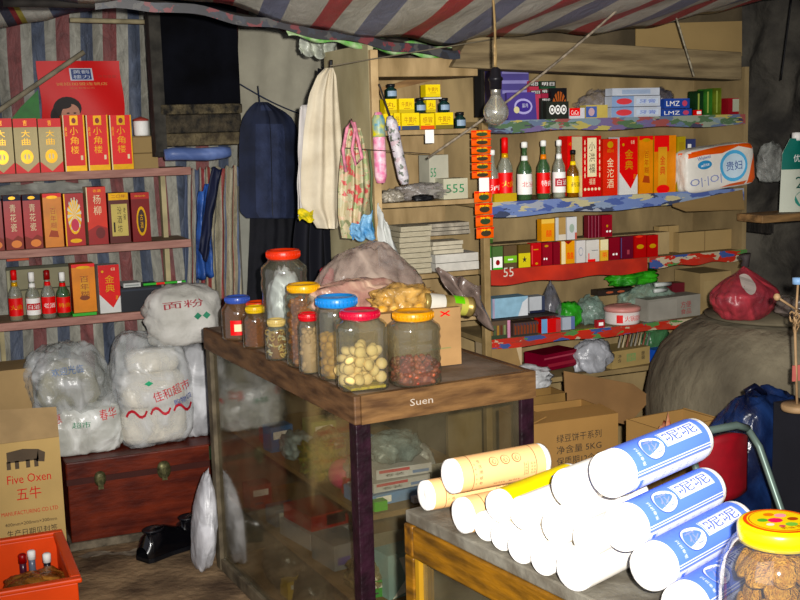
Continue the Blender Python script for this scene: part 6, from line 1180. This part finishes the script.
# wooden stand with ball
YS = 2.25
def sp(px, py): return on(1, YS, px, py)
WD = M('#a88a68', .6, 0, .15, 20); q = sp(797, 408)
t = thing('wooden_stand', 'wooden stand with a thin pole, round base and ball-ended arm at the right frame edge', 'stand', (q.x, YS, q.z))
MB().lathe([(0, -.006), (.038, -.006), (.04, 0), (.04, .008), (.036, .011), (0, .011)], WD, seg=28).build('round_base', t)
top = sp(795, 330)-q; MB().tube([(0, 0, .01), (top.x, 0, top.z)], .0035, WD, 8).build('pole', t)
ball = sp(777, 297)-q; e = sp(800, 312)-q
MB().lathe([(0, -.0095), (.006, -.0075), (.0095, 0), (.006, .0075), (0, .0095)], WD, (ball.x, 0, ball.z), 14).build('ball', t); MB().tube([ball, e], .003, WD, 6).build('arm', t)
b = MB(); rnd = random.Random(2); a = sp(796, 320)-q
for i in range(5): c = a+Vector((rnd.uniform(-.008, .008), rnd.uniform(-.01, .01), rnd.uniform(-.025, .02))); b.tube([c+Vector((.009*math.cos(k*PI/4), .002*math.sin(k), .013*math.sin(k*PI/4))) for k in range(9)], .0028, WD, 5)
b.build('bead_cluster', t)
MB().box(top.x-.004, top.x+.02, -.002, .002, -.0+top.z*.35, top.z*.55, M('#c06c64', .6)).build('pink_tag', t)
b = MB(); c = sp(798, 284)-q; b.lathe([(0, 0), (.014, 0), (.014, .016), (0, .017)], M('#8cb0d8', .4), (c.x, 0, c.z), 16); b.tube([(c.x, 0, c.z), (top.x, 0, top.z)], .003, WD, 6); b.build('cap', t)
b = MB(); z = q.z-.0065; b.box(q.x+.012, q.x+.2, YS-.015, YS+.1, 0, z, M('#1b1b22', .8)); tag(b.build('side_table'), 'dark narrow side table under the wooden stand at the right edge', 'table')
# right ledge with jug
b = MB(); a = XY(758, 216, 3.3); b.box(a[0]+.02, a[0]+.5, 3.3, 3.44, a[1]-.028, a[1], WOODH); tag(b.build('wall_ledge', bevel=.003), 'short wooden ledge on the dark wall at the right edge', 'shelf')
b = MB(); b.box(a[0]+.14, a[0]+.16, 3.4, 3.76, a[1]-.08, a[1]-.029, DW); tag(b.build('ledge_bracket'), 'dark bracket fixing the short ledge to the wall', 'bracket')
p = XY(792, 214, 3.38)
t = thing('detergent_bag', 'white and green packet with the number 20 on the right wall ledge', 'packet', (p[0]+.005, 3.37, a[1]+.001))
b = MB(); Wb = .075
def db(sg): return lambda u, v: ((-Wb+2*Wb*u)*(1-.12*v-.75*max(0, v-.8)*3), sg*(.032*math.sin(u*PI)*(1-v*.6)), .27*v)
b.grid(db(-1), 16, 20, M('#c4c8b8', .45, 0, .05, 6)); b.grid(db(1), 16, 20, M('#c4c8b8', .45)); 
D = lambda k: (lambda u, v: (db(-1)(u, v)[0], db(-1)(u, v)[1]-.001*k, db(-1)(u, v)[2]))
TEAL = M('#1f6c60', .45)
b.grid(lambda u, v: D(1)(u, .58+.42*v), 12, 8, TEAL); b.add([D(1)(.62+.3*math.cos(k*PI/8), .17+.12*math.sin(k*PI/8)) for k in range(16)], [tuple(range(16))], M('#3c8c7c')); b.text('20', M('#2c5c50'), D(2), .35, .32, .85, .48); b.text('优质', WHITE, D(2), .3, .68, .7, .78)
b.build('packet_body', t); MB().lathe([(0, .262), (.018, .262), (.018, .29), (0, .292)], WHITE, seg=14).build('cap', t)
# ------------------------------------------------------------------ lights
def lamp(name, kind, loc, power, size=.05, color=(1, 1, 1)):
    d = bpy.data.lights.new(name, kind); d.energy = power; d.color = color
    if kind == 'POINT' or kind == 'SPOT': d.shadow_soft_size = size
    o = bpy.data.objects.new(name, d); COL.objects.link(o); o.location = loc; return o
fp = Vector((0, 0, EYE))+ir*.07+iu*.05+fwd*.02
fl = lamp('camera_flash', 'SPOT', fp, 720, .018, (1, .965, .91)); fl.data.spot_size = math.radians(66); fl.data.spot_blend = 1
dirv = (fwd-ir*.02).normalized(); fl.rotation_euler = dirv.to_track_quat('-Z', 'Y').to_euler()
ar = bpy.data.lights.new('daylight_from_left', 'AREA'); ar.energy = 9; ar.size = 1.6; ar.color = (.8, .88, 1); ao = bpy.data.objects.new('daylight_from_left', ar); COL.objects.link(ao)  # bluish area light for daylight from the left; no doorway is built
ao.location = (-.9, .6, 1.9); ao.rotation_euler = (Vector((1.6, 3.6, .9))-ao.location).to_track_quat('-Z', 'Y').to_euler()
w = bpy.data.worlds.new('world'); bpy.context.scene.world = w; w.use_nodes = True; w.node_tree.nodes['Background'].inputs[0].default_value = (.66, .66, .74, 1); w.node_tree.nodes['Background'].inputs[1].default_value = .40
sc = bpy.context.scene; sc.view_settings.view_transform = 'Standard'; sc.view_settings.look = 'None'; sc.view_settings.exposure = 0; sc.view_settings.gamma = 1
sc.cycles.max_bounces = 10; sc.cycles.transparent_max_bounces = 24; sc.cycles.use_denoising = True; sc.cycles.sample_clamp_indirect = 4
